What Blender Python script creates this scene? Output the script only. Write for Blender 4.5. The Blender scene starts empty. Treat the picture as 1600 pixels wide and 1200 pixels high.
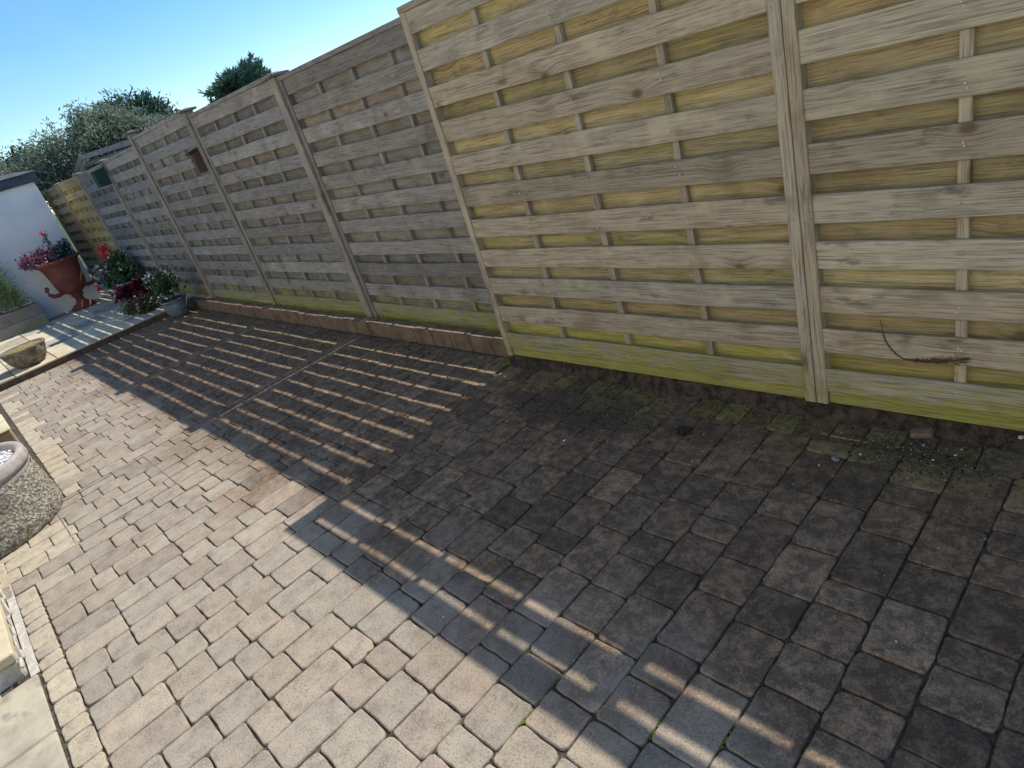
import bpy, bmesh, math, random
from math import sin, cos, pi, radians
from mathutils import Vector, Matrix, noise

random.seed(7)
C = bpy.context.scene.collection
S = bpy.context.scene

# ------------------------------------------------------------------ camera
CAM = Vector((1.0139, -2.1874, 1.5739))
RIGHT = Vector((0.68083, 0.67713, -0.27923))
DOWN = Vector((0.13613, -0.49158, -0.86013))
FWD = Vector((-0.71968, 0.54759, -0.42686))
cam_data = bpy.data.cameras.new('camera')
cam = bpy.data.objects.new('camera', cam_data)
C.objects.link(cam)
mw = Matrix((RIGHT, -DOWN, -FWD)).transposed().to_4x4()
mw.translation = CAM
cam.matrix_world = mw
cam_data.sensor_fit = 'HORIZONTAL'
cam_data.sensor_width = 36.0
cam_data.lens = 36.0 * 1009.79 / 1600.0
cam_data.clip_start = 0.02
cam_data.clip_end = 3000
S.camera = cam

# ------------------------------------------------------------------ world, sun, exposure
SUN = Vector((-0.012, 0.8146, 1.0)).normalized()
elev = math.asin(SUN.z)
azim = math.atan2(SUN.x, SUN.y)
world = bpy.data.worlds.new('World')
S.world = world
world.use_nodes = True
wn = world.node_tree
wn.nodes.clear()
out = wn.nodes.new('ShaderNodeOutputWorld')
bg = wn.nodes.new('ShaderNodeBackground')
sky = wn.nodes.new('ShaderNodeTexSky')
sky.sky_type = 'NISHITA'
sky.sun_disc = False
sky.sun_elevation = elev
sky.sun_rotation = azim
sky.air_density = 1.0
sky.dust_density = 0.1
sky.ozone_density = 3.0
hs = wn.nodes.new('ShaderNodeHueSaturation')
hs.inputs['Saturation'].default_value = 1.32
wn.links.new(sky.outputs[0], hs.inputs['Color'])
tcw = wn.nodes.new('ShaderNodeTexCoord')
mpw = wn.nodes.new('ShaderNodeMapping'); mpw.inputs['Scale'].default_value = (2.2, 5.0, 14.0); mpw.inputs['Rotation'].default_value = (0.25, 0.1, 0.5)
nzw = wn.nodes.new('ShaderNodeTexNoise'); nzw.inputs['Scale'].default_value = 1.0; nzw.inputs['Detail'].default_value = 7; nzw.inputs['Roughness'].default_value = 0.6; nzw.inputs['Distortion'].default_value = 0.8
mrw = wn.nodes.new('ShaderNodeMapRange'); mrw.inputs[1].default_value = 0.50; mrw.inputs[2].default_value = 0.80; mrw.inputs[4].default_value = 0.07
mxw = wn.nodes.new('ShaderNodeMix'); mxw.data_type = 'RGBA'
mxw.inputs[7].default_value = (5.2, 6.0, 7.0, 1)
wn.links.new(tcw.outputs['Generated'], mpw.inputs[0]); wn.links.new(mpw.outputs[0], nzw.inputs['Vector'])
wn.links.new(nzw.outputs['Fac'], mrw.inputs[0]); wn.links.new(mrw.outputs[0], mxw.inputs['Factor'])
wn.links.new(hs.outputs[0], mxw.inputs[6]); wn.links.new(mxw.outputs[2], bg.inputs[0])
bg.inputs[1].default_value = 0.108
wn.links.new(bg.outputs[0], out.inputs[0])
sd = bpy.data.lights.new('sun', 'SUN')
sd.energy = 3.35
sd.angle = radians(0.5)
sd.color = (1.0, 0.94, 0.85)
sun = bpy.data.objects.new('sun', sd)
C.objects.link(sun)
sun.rotation_euler = SUN.to_track_quat('Z', 'Y').to_euler()
sun.location = (0, 5, 8)
S.view_settings.view_transform = 'Standard'
S.view_settings.look = 'None'
S.view_settings.exposure = 0.78
S.view_settings.gamma = 1.0
S.view_settings.use_curve_mapping = False
S.cycles.max_bounces = 6
S.cycles.diffuse_bounces = 4

# ------------------------------------------------------------------ helpers
def tag(o, label=None, cat=None, group=None, kind=None):
    if label: o['label'] = label
    if cat: o['category'] = cat
    if group: o['group'] = group
    if kind: o['kind'] = kind
    return o

def thing(name, label, cat, loc=(0, 0, 0), rz=0, group=None, kind=None):
    o = bpy.data.objects.new(name, None)
    C.objects.link(o)
    o.empty_display_size = 0.1
    o.location = loc
    o.rotation_euler = (0, 0, rz)
    return tag(o, label, cat, group, kind)

def link(name, me, m=None, parent=None, loc=(0, 0, 0), rot=(0, 0, 0), color=None):
    if m is not None and len(me.materials) == 0:
        me.materials.append(m)
    o = bpy.data.objects.new(name, me)
    C.objects.link(o)
    o.location = loc
    o.rotation_euler = rot
    if parent is not None: o.parent = parent
    if color is not None: o.color = color
    return o

def bm_mesh(bm, name, smooth=False):
    me = bpy.data.meshes.new(name)
    bmesh.ops.recalc_face_normals(bm, faces=bm.faces[:])
    if smooth:
        for f in bm.faces: f.smooth = True
    bm.to_mesh(me)
    bm.free()
    return me

def box_into(bm, x0, x1, y0, y1, z0, z1, bev=0.0, mat=None):
    vs = [bm.verts.new(p) for p in ((x0, y0, z0), (x1, y0, z0), (x1, y1, z0), (x0, y1, z0), (x0, y0, z1), (x1, y0, z1), (x1, y1, z1), (x0, y1, z1))]
    fs = [bm.faces.new([vs[i] for i in f]) for f in ((3, 2, 1, 0), (4, 5, 6, 7), (0, 1, 5, 4), (1, 2, 6, 5), (2, 3, 7, 6), (3, 0, 4, 7))]
    if bev > 0:
        es = list({e for f in fs for e in f.edges})
        r = bmesh.ops.bevel(bm, geom=es, offset=bev, segments=1, affect='EDGES', clamp_overlap=True)
        vs = list({v for v in vs if v.is_valid} | set(r['verts']))
    if mat is not None:
        for v in vs: v.co = mat @ v.co

def box_mesh(name, x0, x1, y0, y1, z0, z1, bev=0.002):
    bm = bmesh.new()
    box_into(bm, x0, x1, y0, y1, z0, z1, bev)
    return bm_mesh(bm, name)

def box(name, x0, x1, y0, y1, z0, z1, m, parent=None, bev=0.002, color=None):
    cx, cy, cz = (x0 + x1) / 2, (y0 + y1) / 2, (z0 + z1) / 2
    me = box_mesh(name, x0 - cx, x1 - cx, y0 - cy, y1 - cy, z0 - cz, z1 - cz, bev)
    return link(name, me, m, parent, (cx, cy, cz), color=color)

def tube_into(bm, pts, radii, n=6, cap=True):
    rings = []
    pts = [Vector(p) for p in pts]
    for i, p in enumerate(pts):
        d = (pts[min(i + 1, len(pts) - 1)] - pts[max(i - 1, 0)])
        if d.length < 1e-9: d = Vector((0, 0, 1))
        q = d.to_track_quat('Z', 'Y')
        r = radii[i] if isinstance(radii, (list, tuple)) else radii
        rings.append([bm.verts.new(p + q @ Vector((r * cos(2 * pi * k / n), r * sin(2 * pi * k / n), 0))) for k in range(n)])
    for a, b in zip(rings, rings[1:]):
        for k in range(n):
            bm.faces.new((a[k], a[(k + 1) % n], b[(k + 1) % n], b[k]))
    if cap:
        bm.faces.new(rings[0][::-1]); bm.faces.new(rings[-1])

def lathe_into(bm, prof, n=32, wob=0.0, cx=0, cy=0, cz=0, squash=1.0, seed=0):
    rings = []
    for i, (r, z) in enumerate(prof):
        ring = []
        for k in range(n):
            a = 2 * pi * k / n
            w = 1.0
            if wob: w += wob * noise.noise(Vector((cos(a) * 2 + seed, sin(a) * 2, z * 6)))
            ring.append(bm.verts.new((cx + r * w * cos(a), cy + r * w * sin(a) * squash, cz + z)))
        rings.append(ring)
    for a, b in zip(rings, rings[1:]):
        for k in range(n):
            bm.faces.new((a[k], a[(k + 1) % n], b[(k + 1) % n], b[k]))
    bm.faces.new(rings[0][::-1]); bm.faces.new(rings[-1])

# ------------------------------------------------------------------ materials
def new_mat(name):
    m = bpy.data.materials.new(name)
    m.use_nodes = True
    nt = m.node_tree
    nt.nodes.clear()
    o = nt.nodes.new('ShaderNodeOutputMaterial')
    b = nt.nodes.new('ShaderNodeBsdfPrincipled')
    b.inputs['Roughness'].default_value = 0.85
    b.inputs['Specular IOR Level'].default_value = 0.25
    nt.links.new(b.outputs[0], o.inputs[0])
    return m, nt, b, o

class NT:
    def __init__(self, nt): self.nt = nt
    def n(self, t, **kw):
        x = self.nt.nodes.new(t)
        for k, v in kw.items(): setattr(x, k, v)
        return x
    def l(self, a, b): self.nt.links.new(a, b)
    def put(self, sock, v):
        if hasattr(v, 'links') or isinstance(v, bpy.types.NodeSocket): self.l(v, sock)
        else: sock.default_value = v
    def math(self, op, a, b=0.0, c=None, clamp=False):
        x = self.n('ShaderNodeMath', operation=op, use_clamp=clamp)
        self.put(x.inputs[0], a); self.put(x.inputs[1], b)
        if c is not None: self.put(x.inputs[2], c)
        return x.outputs[0]
    def mix(self, f, a, b, blend='MIX'):
        x = self.n('ShaderNodeMix', data_type='RGBA', blend_type=blend)
        self.put(x.inputs['Factor'], f)
        self.put(x.inputs[6], a if not isinstance(a, tuple) or len(a) == 4 else a + (1,))
        self.put(x.inputs[7], b if not isinstance(b, tuple) or len(b) == 4 else b + (1,))
        return x.outputs[2]
    def noise(self, vec, scale=5, detail=3, rough=0.55, dist=0.0):
        x = self.n('ShaderNodeTexNoise')
        if vec is not None: self.l(vec, x.inputs['Vector'])
        x.inputs['Scale'].default_value = scale
        x.inputs['Detail'].default_value = detail
        x.inputs['Roughness'].default_value = rough
        x.inputs['Distortion'].default_value = dist
        return x.outputs['Fac']
    def rng(self, v, a, b, c=0.0, d=1.0, smooth=True):
        x = self.n('ShaderNodeMapRange')
        x.interpolation_type = 'SMOOTHSTEP' if smooth else 'LINEAR'
        self.put(x.inputs[0], v)
        for i, q in enumerate((a, b, c, d)): x.inputs[i + 1].default_value = q
        return x.outputs[0]
    def vscale(self, vec, s):
        x = self.n('ShaderNodeVectorMath', operation='MULTIPLY')
        self.l(vec, x.inputs[0]); x.inputs[1].default_value = s
        return x.outputs[0]
    def vadd(self, a, b):
        x = self.n('ShaderNodeVectorMath', operation='ADD')
        self.put(x.inputs[0], a); self.put(x.inputs[1], b)
        return x.outputs[0]
    def bump(self, h, strength, dist, bsdf, prev=None):
        x = self.n('ShaderNodeBump')
        x.inputs['Strength'].default_value = strength
        x.inputs['Distance'].default_value = dist
        self.l(h, x.inputs['Height'])
        if prev is not None: self.l(prev, x.inputs['Normal'])
        if bsdf is not None: self.l(x.outputs[0], bsdf.inputs['Normal'])
        return x.outputs[0]

def wood_material(name, vertical=False, algae_high=0.48):
    """weathered softwood; obj.color rgb = wood tone, alpha = how much green algae it carries"""
    m, nt, b, o = new_mat(name)
    g = NT(nt)
    tc = g.n('ShaderNodeTexCoord')
    oi = g.n('ShaderNodeObjectInfo')
    comb = g.n('ShaderNodeCombineXYZ')
    r = g.math('MULTIPLY', oi.outputs['Random'], 37.0)
    g.put(comb.inputs[0], r); g.put(comb.inputs[1], g.math('MULTIPLY', oi.outputs['Random'], 91.0)); g.put(comb.inputs[2], g.math('MULTIPLY', oi.outputs['Random'], 53.0))
    p = g.vadd(tc.outputs['Object'], comb.outputs[0])
    sx = (1, 1, 1)
    lo, cr = 1.0, 1.0
    # knots: sparse cells, the grain bends round them
    kv = g.n('ShaderNodeTexVoronoi', feature='F1')
    kv.inputs['Scale'].default_value = 1.0
    kscale = (4.0, 4.0, 6.0) if not vertical else (6.0, 6.0, 2.2)
    g.l(g.vscale(p, kscale), kv.inputs['Vector'])
    ksep = g.n('ShaderNodeSeparateColor'); g.l(kv.outputs['Color'], ksep.inputs[0])
    has = g.rng(ksep.outputs[0], 0.40, 0.46)
    kd = kv.outputs['Distance']
    knot = g.math('MULTIPLY', g.rng(kd, 0.15, 0.05), has)
    halo = g.math('MULTIPLY', g.rng(kd, 0.42, 0.08), has)
    bend = g.n('ShaderNodeCombineXYZ')
    if vertical: g.put(bend.inputs[0], g.math('MULTIPLY', halo, 0.018))
    else: g.put(bend.inputs[2], g.math('MULTIPLY', halo, 0.018))
    pw = g.vadd(p, bend.outputs[0])
    st1 = (1.4, 26, 42) if not vertical else (42, 26, 1.4)
    st2 = (6, 160, 240) if not vertical else (240, 160, 6)
    g1 = g.noise(g.vscale(pw, st1), 1.0, 4, 0.6, 0.6)
    g2 = g.noise(g.vscale(pw, st2), 1.0, 2, 0.6)
    ring = g.math('SINE', g.math('MULTIPLY', g1, 30.0))
    ring = g.rng(ring, 0.1, 1.0)
    blotch = g.noise(p, 5.0, 3, 0.6)
    base = oi.outputs['Color']
    dark = g.mix(1.0, base, (0.50, 0.46, 0.43), 'MULTIPLY')
    col = g.mix(g.math('MULTIPLY', ring, 0.30 if not vertical else 0.14), base, dark)
    col = g.mix(g.rng(g2, 0.50, 0.64, 0, 0.8), col, dark)
    col = g.mix(g.rng(g2, 0.46, 0.34, 0, 0.5), col, g.mix(1.0, base, (1.25, 1.22, 1.18), 'MULTIPLY'))
    lt = g.mix(1.0, base, (1.3, 1.28, 1.22), 'MULTIPLY')
    col = g.mix(g.rng(blotch, 0.52, 0.75, 0, 0.7), col, lt)
    col = g.mix(g.rng(blotch, 0.46, 0.28, 0, 0.55), col, dark)
    tone = g.math('ADD', 0.82, g.math('MULTIPLY', oi.outputs['Random'], 0.36))
    tn = g.n('ShaderNodeCombineColor'); [g.put(tn.inputs[i], tone) for i in range(3)]
    col = g.mix(1.0, col, tn.outputs[0], 'MULTIPLY')
    col = g.mix(g.math('MULTIPLY', knot, 0.8), col, (0.085, 0.055, 0.03))
    col = g.mix(g.math('MULTIPLY', halo, 0.25), col, (0.16, 0.10, 0.055))
    # dark weather stains
    stn = g.noise(g.vscale(p, (3, 3, 9) if not vertical else (9, 9, 2)), 1.6, 5, 0.7)
    col = g.mix(g.rng(stn, 0.55, 0.72, 0, 0.7), col, (0.09, 0.075, 0.055))
    # algae: by height above the ground and by how much this piece carries
    geo = g.n('ShaderNodeNewGeometry')
    sp = g.n('ShaderNodeSeparateXYZ'); g.l(geo.outputs['Position'], sp.inputs[0])
    an = g.noise(geo.outputs['Position'], 3.2, 4, 0.65)
    an2 = g.noise(g.vscale(geo.outputs['Position'], (1.0, 1.0, 4.0)), 9.0, 4, 0.65)
    low = g.rng(sp.outputs[2], algae_high, 0.10)
    amt = g.math('ADD', g.math('MULTIPLY', low, 0.62), oi.outputs['Alpha'])
    amt = g.math('SUBTRACT', amt, g.math('MULTIPLY', g.math('SUBTRACT', 1.0, an), 0.75))
    amt = g.math('ADD', amt, g.math('MULTIPLY', g.math('SUBTRACT', an2, 0.5), 1.5))
    amt = g.rng(amt, -0.02, 0.68, 0, 0.88)
    gcol = g.mix(an2, (0.24, 0.25, 0.025), (0.42, 0.37, 0.085))
    gcol = g.mix(g.math('MULTIPLY', ring, 0.3), gcol, (0.15, 0.16, 0.03))
    gcol = g.mix(g.rng(g2, 0.50, 0.64, 0, 0.6), gcol, (0.11, 0.11, 0.03))
    col = g.mix(amt, col, gcol)
    g.l(col, b.inputs['Base Color'])
    h = g.math('ADD', g.math('MULTIPLY', g2, 0.6), g.math('MULTIPLY', ring, -0.35))
    h = g.math('SUBTRACT', h, g.math('MULTIPLY', knot, 0.6))
    g.bump(h, 0.7, 0.0022, b)
    b.inputs['Roughness'].default_value = 0.9
    return m

M_wood = wood_material('weathered_board')
M_woodv = wood_material('weathered_upright', True)

def simple_mat(name, c1, c2, scale=20, rough=0.85, bump=0.4, bdist=0.003, c3=None, detail=5, spec=0.25, s2=None, sharp=(0.35, 0.65)):
    m, nt, b, o = new_mat(name)
    g = NT(nt)
    geo = g.n('ShaderNodeNewGeometry')
    n1 = g.noise(geo.outputs['Position'], scale, detail, 0.62)
    n2 = g.noise(geo.outputs['Position'], s2 or scale * 6, 3, 0.6)
    col = g.mix(g.rng(n1, sharp[0], sharp[1]), c1, c2)
    if c3: col = g.mix(g.rng(n2, 0.55, 0.72, 0, 0.8), col, c3)
    g.l(col, b.inputs['Base Color'])
    b.inputs['Roughness'].default_value = rough
    b.inputs['Specular IOR Level'].default_value = spec
    if bump: g.bump(g.math('ADD', n1, g.math('MULTIPLY', n2, 0.6)), bump, bdist, b)
    return m

def paving_material(name, attr=False):
    m, nt, b, o = new_mat(name)
    g = NT(nt)
    geo = g.n('ShaderNodeNewGeometry')
    P = geo.outputs['Position']
    if attr:
        at = g.n('ShaderNodeAttribute'); at.attribute_name = 'tone'
        base = at.outputs['Color']
    else:
        oi = g.n('ShaderNodeObjectInfo'); base = oi.outputs['Color']
    sp = g.n('ShaderNodeSeparateXYZ'); g.l(P, sp.inputs[0])
    X, Y = sp.outputs[0], sp.outputs[1]
    big = g.noise(P, 2.2, 4, 0.6)
    mid = g.noise(P, 14, 5, 0.65)
    fine = g.noise(P, 150, 4, 0.75)
    grit = g.noise(P, 380, 2, 0.6)
    dark = g.mix(1.0, base, (0.60, 0.56, 0.52), 'MULTIPLY')
    lite = g.mix(1.0, base, (1.35, 1.32, 1.25), 'MULTIPLY')
    col = g.mix(g.rng(mid, 0.40, 0.66, 0.0, 0.75), base, lite)
    col = g.mix(g.rng(mid, 0.48, 0.30, 0.0, 0.6), col, dark)
    col = g.mix(g.rng(fine, 0.47, 0.36, 0, 0.9), col, dark)
    col = g.mix(g.rng(fine, 0.53, 0.64, 0, 0.85), col, lite)
    col = g.mix(g.rng(grit, 0.60, 0.68, 0, 0.6), col, (0.52, 0.48, 0.43))
    # grime and lichen by the fence, plus fence shade painted in dark brown
    grime_shade = g.rng(g.math('ADD', Y, g.math('MULTIPLY', g.math('SUBTRACT', big, 0.5), 1.3)), -1.75, -1.10)
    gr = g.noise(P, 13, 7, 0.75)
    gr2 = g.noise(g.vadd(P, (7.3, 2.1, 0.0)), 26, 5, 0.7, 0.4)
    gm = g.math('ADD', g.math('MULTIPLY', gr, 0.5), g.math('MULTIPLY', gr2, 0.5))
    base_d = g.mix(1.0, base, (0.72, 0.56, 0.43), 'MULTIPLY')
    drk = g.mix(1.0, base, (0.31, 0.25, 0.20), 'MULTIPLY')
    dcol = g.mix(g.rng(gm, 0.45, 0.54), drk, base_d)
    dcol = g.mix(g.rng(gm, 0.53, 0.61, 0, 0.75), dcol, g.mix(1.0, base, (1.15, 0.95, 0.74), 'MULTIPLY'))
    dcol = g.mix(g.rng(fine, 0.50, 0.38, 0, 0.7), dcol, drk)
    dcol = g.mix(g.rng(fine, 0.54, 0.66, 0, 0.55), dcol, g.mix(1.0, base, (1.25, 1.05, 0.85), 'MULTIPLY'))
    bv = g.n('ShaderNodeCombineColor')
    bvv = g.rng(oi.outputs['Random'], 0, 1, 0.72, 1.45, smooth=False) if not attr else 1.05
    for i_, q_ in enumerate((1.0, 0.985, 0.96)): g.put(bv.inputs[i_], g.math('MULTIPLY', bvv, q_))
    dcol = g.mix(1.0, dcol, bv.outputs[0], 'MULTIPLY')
    col = g.mix(g.math('MULTIPLY', grime_shade, 0.92), col, dcol)
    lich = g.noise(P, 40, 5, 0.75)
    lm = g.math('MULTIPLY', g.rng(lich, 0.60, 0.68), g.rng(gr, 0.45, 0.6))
    col = g.mix(g.math('MULTIPLY', g.math('MULTIPLY', lm, grime_shade), 0.6), col, (0.26, 0.245, 0.20))
    # soil washed over the blocks in two patches beside the fence
    def patch(cx, cy, rx, ry):
        dx = g.math('MULTIPLY', g.math('SUBTRACT', X, cx), 1 / rx)
        dy = g.math('MULTIPLY', g.math('SUBTRACT', Y, cy), 1 / ry)
        d = g.math('SQRT', g.math('ADD', g.math('MULTIPLY', dx, dx), g.math('MULTIPLY', dy, dy)))
        d = g.math('ADD', d, g.math('MULTIPLY', g.math('SUBTRACT', gr, 0.5), 1.9))
        return g.rng(d, 1.05, 0.6)
    s1 = patch(-1.05, -0.27, 0.62, 0.22)
    s2 = patch(0.32, -0.13, 0.27, 0.10)
    s3 = patch(-0.42, -0.24, 0.22, 0.10)
    soil = g.mix(g.rng(fine, 0.4, 0.6), (0.055, 0.038, 0.026), (0.12, 0.085, 0.06))
    col = g.mix(g.math('MULTIPLY', g.math('MAXIMUM', g.math('MAXIMUM', s1, s2), g.math('MULTIPLY', s3, 0.7)), 0.78), col, soil)
    # yellow-green algae on the blocks near the fence foot
    ga = g.rng(g.math('ADD', Y, g.math('MULTIPLY', g.math('SUBTRACT', gr, 0.5), 0.5)), -0.42, -0.05)
    ga = g.math('MULTIPLY', ga, g.rng(X, -2.4, -0.6, 0.25, 1.0))
    if not attr: ga = g.math('MULTIPLY', ga, g.rng(oi.outputs['Random'], 0.15, 0.75, 0.12, 1.0))
    ga = g.math('MULTIPLY', ga, g.rng(gr2, 0.42, 0.56, 0.35, 1.0))
    col = g.mix(g.math('MULTIPLY', ga, 0.62), col, (0.20, 0.185, 0.04))
    # the black smudge
    bs = patch(-0.46, -0.25, 0.055, 0.04)
    col = g.mix(g.math('MULTIPLY', bs, 0.8), col, (0.012, 0.011, 0.01))
    g.l(col, b.inputs['Base Color'])
    b.inputs['Roughness'].default_value = 0.88
    h = g.math('ADD', g.math('MULTIPLY', fine, 0.8), g.math('MULTIPLY', grit, 0.35))
    n1 = g.bump(mid, 0.5, 0.006, None)
    g.bump(h, 0.75, 0.0022, b, n1)
    return m

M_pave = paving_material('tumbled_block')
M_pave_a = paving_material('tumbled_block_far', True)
M_bed = simple_mat('joint_soil', (0.035, 0.027, 0.019), (0.10, 0.08, 0.055), 40, c3=(0.17, 0.145, 0.11), bdist=0.006)
M_soil = simple_mat('dark_soil', (0.020, 0.015, 0.010), (0.085, 0.062, 0.042), 26, c3=(0.15, 0.12, 0.08), bdist=0.012, bump=0.9)
M_grit = simple_mat('grit', (0.09, 0.06, 0.04), (0.24, 0.18, 0.13), 60, bump=0)
M_grass = simple_mat('grass_ground', (0.045, 0.075, 0.02), (0.10, 0.13, 0.04), 3, bdist=0.02, bump=0.6)
M_brick = simple_mat('edging_brick', (0.125, 0.088, 0.058), (0.22, 0.150, 0.095), 11, c3=(0.09, 0.065, 0.05), bdist=0.004, s2=60)
M_brickdk = simple_mat('shaded_riser_brick', (0.075, 0.052, 0.038), (0.13, 0.09, 0.065), 11, c3=(0.05, 0.04, 0.03), bdist=0.004, s2=60)  # edging brick darkened, the riser's shade put into its colour
M_sand = simple_mat('sandstone', (0.47, 0.40, 0.26), (0.60, 0.53, 0.38), 3.5, c3=(0.36, 0.29, 0.19), s2=9, bdist=0.003)
M_tan = simple_mat('tan_sandstone', (0.30, 0.22, 0.12), (0.40, 0.31, 0.18), 3.5, c3=(0.24, 0.17, 0.10), s2=9, bdist=0.003)
M_sandg = simple_mat('grey_sandstone', (0.29, 0.26, 0.20), (0.43, 0.38, 0.28), 5, c3=(0.22, 0.195, 0.16), s2=9, bdist=0.003)
M_mortar = simple_mat('mortar', (0.40, 0.37, 0.31), (0.55, 0.52, 0.45), 30, c3=(0.25, 0.23, 0.2), bdist=0.004)
M_render = simple_mat('white_render', (0.66, 0.67, 0.67), (0.78, 0.78, 0.77), 1.6, bdist=0.0015, c3=(0.70, 0.69, 0.66), s2=30, bump=0.3)
M_house = simple_mat('cream_render', (0.74, 0.69, 0.60), (0.80, 0.76, 0.67), 1.2, bdist=0.0015, bump=0.3)
M_fascia = simple_mat('dark_fascia', (0.045, 0.06, 0.085), (0.07, 0.09, 0.12), 8, rough=0.6)
M_slate = simple_mat('slate_roof', (0.06, 0.065, 0.075), (0.11, 0.115, 0.12), 6)
M_terra = simple_mat('terracotta', (0.13, 0.040, 0.032), (0.19, 0.065, 0.048), 7, c3=(0.13, 0.05, 0.04), s2=25, rough=0.7, bdist=0.0015)
M_stone = simple_mat('cast_stone', (0.24, 0.215, 0.16), (0.46, 0.42, 0.32), 16, c3=(0.10, 0.095, 0.075), s2=42, bump=0.8, bdist=0.006)
def hewn_material():
    m, nt, b, o = new_mat('hewn_stone')
    g = NT(nt)
    geo = g.n('ShaderNodeNewGeometry'); P = geo.outputs['Position']
    w = g.noise(P, 30, 3, 0.6)
    vo = g.n('ShaderNodeTexVoronoi', feature='F1'); vo.inputs['Scale'].default_value = 62
    c_ = g.n('ShaderNodeCombineXYZ'); g.put(c_.inputs[0], g.math('MULTIPLY', w, .03)); g.put(c_.inputs[1], g.math('MULTIPLY', w, -.03))
    g.l(g.vadd(g.vscale(P, (1, 1, .8)), c_.outputs[0]), vo.inputs['Vector'])
    n2 = g.noise(P, 130, 4, 0.7)
    n3 = g.noise(P, 7, 4, 0.6)
    col = g.mix(g.rng(vo.outputs['Distance'], 0.75, 0.15), (0.17, 0.15, 0.11), (0.44, 0.41, 0.33))
    col = g.mix(g.rng(n2, 0.5, 0.68, 0, .6), col, (0.55, 0.52, 0.43))
    col = g.mix(g.rng(n3, 0.5, 0.68, 0, .6), col, (0.15, 0.14, 0.11))
    g.l(col, b.inputs['Base Color'])
    h = g.math('ADD', g.math('MULTIPLY', vo.outputs['Distance'], -1.0), g.math('MULTIPLY', n2, .5))
    g.bump(h, 1.0, 0.012, b)
    return m
M_hewn = hewn_material()
M_stonedk = simple_mat('weathered_stone', (0.10, 0.09, 0.065), (0.22, 0.20, 0.15), 20, c3=(0.06, 0.055, 0.04), s2=60, bump=0.8, bdist=0.005)
M_rim = simple_mat('smooth_stone_rim', (0.33, 0.29, 0.26), (0.42, 0.38, 0.34), 16, c3=(0.22, 0.20, 0.18), s2=60, bump=0.4, bdist=0.003)
M_whitegr = simple_mat('white_gravel', (0.62, 0.63, 0.64), (0.80, 0.80, 0.80), 60, bump=0)
M_greypot = simple_mat('grey_glazed_pot', (0.10, 0.13, 0.15), (0.18, 0.21, 0.23), 9, rough=0.45, bump=0.15, spec=0.5)
M_whitepot = simple_mat('white_trough_paint', (0.28, 0.28, 0.28), (0.38, 0.38, 0.37), 6, bump=0.2)
M_metal = simple_mat('galvanised_edge', (0.17, 0.16, 0.145), (0.30, 0.285, 0.255), 30, rough=0.55, bump=0.2)
M_screw = simple_mat('screw_steel', (0.30, 0.28, 0.24), (0.45, 0.42, 0.36), 200, rough=0.4, bump=0)
M_nail = simple_mat('nail_zinc', (0.45, 0.43, 0.38), (0.6, 0.58, 0.5), 200, rough=0.4, bump=0)
M_dark = simple_mat('hole_shade_black', (0.015, 0.017, 0.02), (0.03, 0.032, 0.035), 10, rough=0.5, bump=0)
M_greenbox = simple_mat('green_nest_box', (0.016, 0.045, 0.04), (0.03, 0.065, 0.055), 30, bump=0.2)
M_brownbox = simple_mat('brown_nest_box', (0.085, 0.058, 0.045), (0.13, 0.09, 0.07), 30, bump=0.3)
M_moss = simple_mat('moss', (0.09, 0.14, 0.012), (0.18, 0.24, 0.02), 80, bump=0.8, bdist=0.01)
M_mossdry = simple_mat('dry_moss', (0.20, 0.15, 0.05), (0.33, 0.25, 0.09), 50, bump=0.8, bdist=0.01)
M_bark = simple_mat('bark', (0.10, 0.075, 0.05), (0.2, 0.16, 0.12), 14, bump=0.8, bdist=0.01)
M_root = simple_mat('dead_ivy', (0.07, 0.045, 0.022), (0.14, 0.09, 0.05), 60, bump=0.3)
M_pebble = simple_mat('pale_pebble', (0.50, 0.48, 0.42), (0.66, 0.63, 0.57), 90, bump=0)
M_grpebble = simple_mat('grey_pebble', (0.20, 0.20, 0.19), (0.32, 0.31, 0.29), 60, bump=0)
M_redleaf = simple_mat('red_brown_leaf', (0.28, 0.07, 0.03), (0.42, 0.14, 0.06), 60, bump=0)
M_glass = simple_mat('window_glass', (0.02, 0.025, 0.03), (0.03, 0.035, 0.04), 1, rough=0.05, bump=0, spec=0.5)

def leaf_mat(name, c1, c2, rough=0.55, trans=0.25):
    m, nt, b, o = new_mat(name)
    g = NT(nt)
    at = g.n('ShaderNodeAttribute'); at.attribute_name = 'tone'
    s = g.n('ShaderNodeSeparateColor'); g.l(at.outputs['Color'], s.inputs[0])
    col = g.mix(s.outputs[0], c1, c2)
    g.l(col, b.inputs['Base Color'])
    b.inputs['Roughness'].default_value = rough
    tr = g.n('ShaderNodeBsdfTranslucent'); g.l(col, tr.inputs[0])
    mx = g.n('ShaderNodeMixShader'); mx.inputs[0].default_value = trans
    g.l(b.outputs[0], mx.inputs[1]); g.l(tr.outputs[0], mx.inputs[2])
    g.l(mx.outputs[0], o.inputs[0])
    return m

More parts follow.
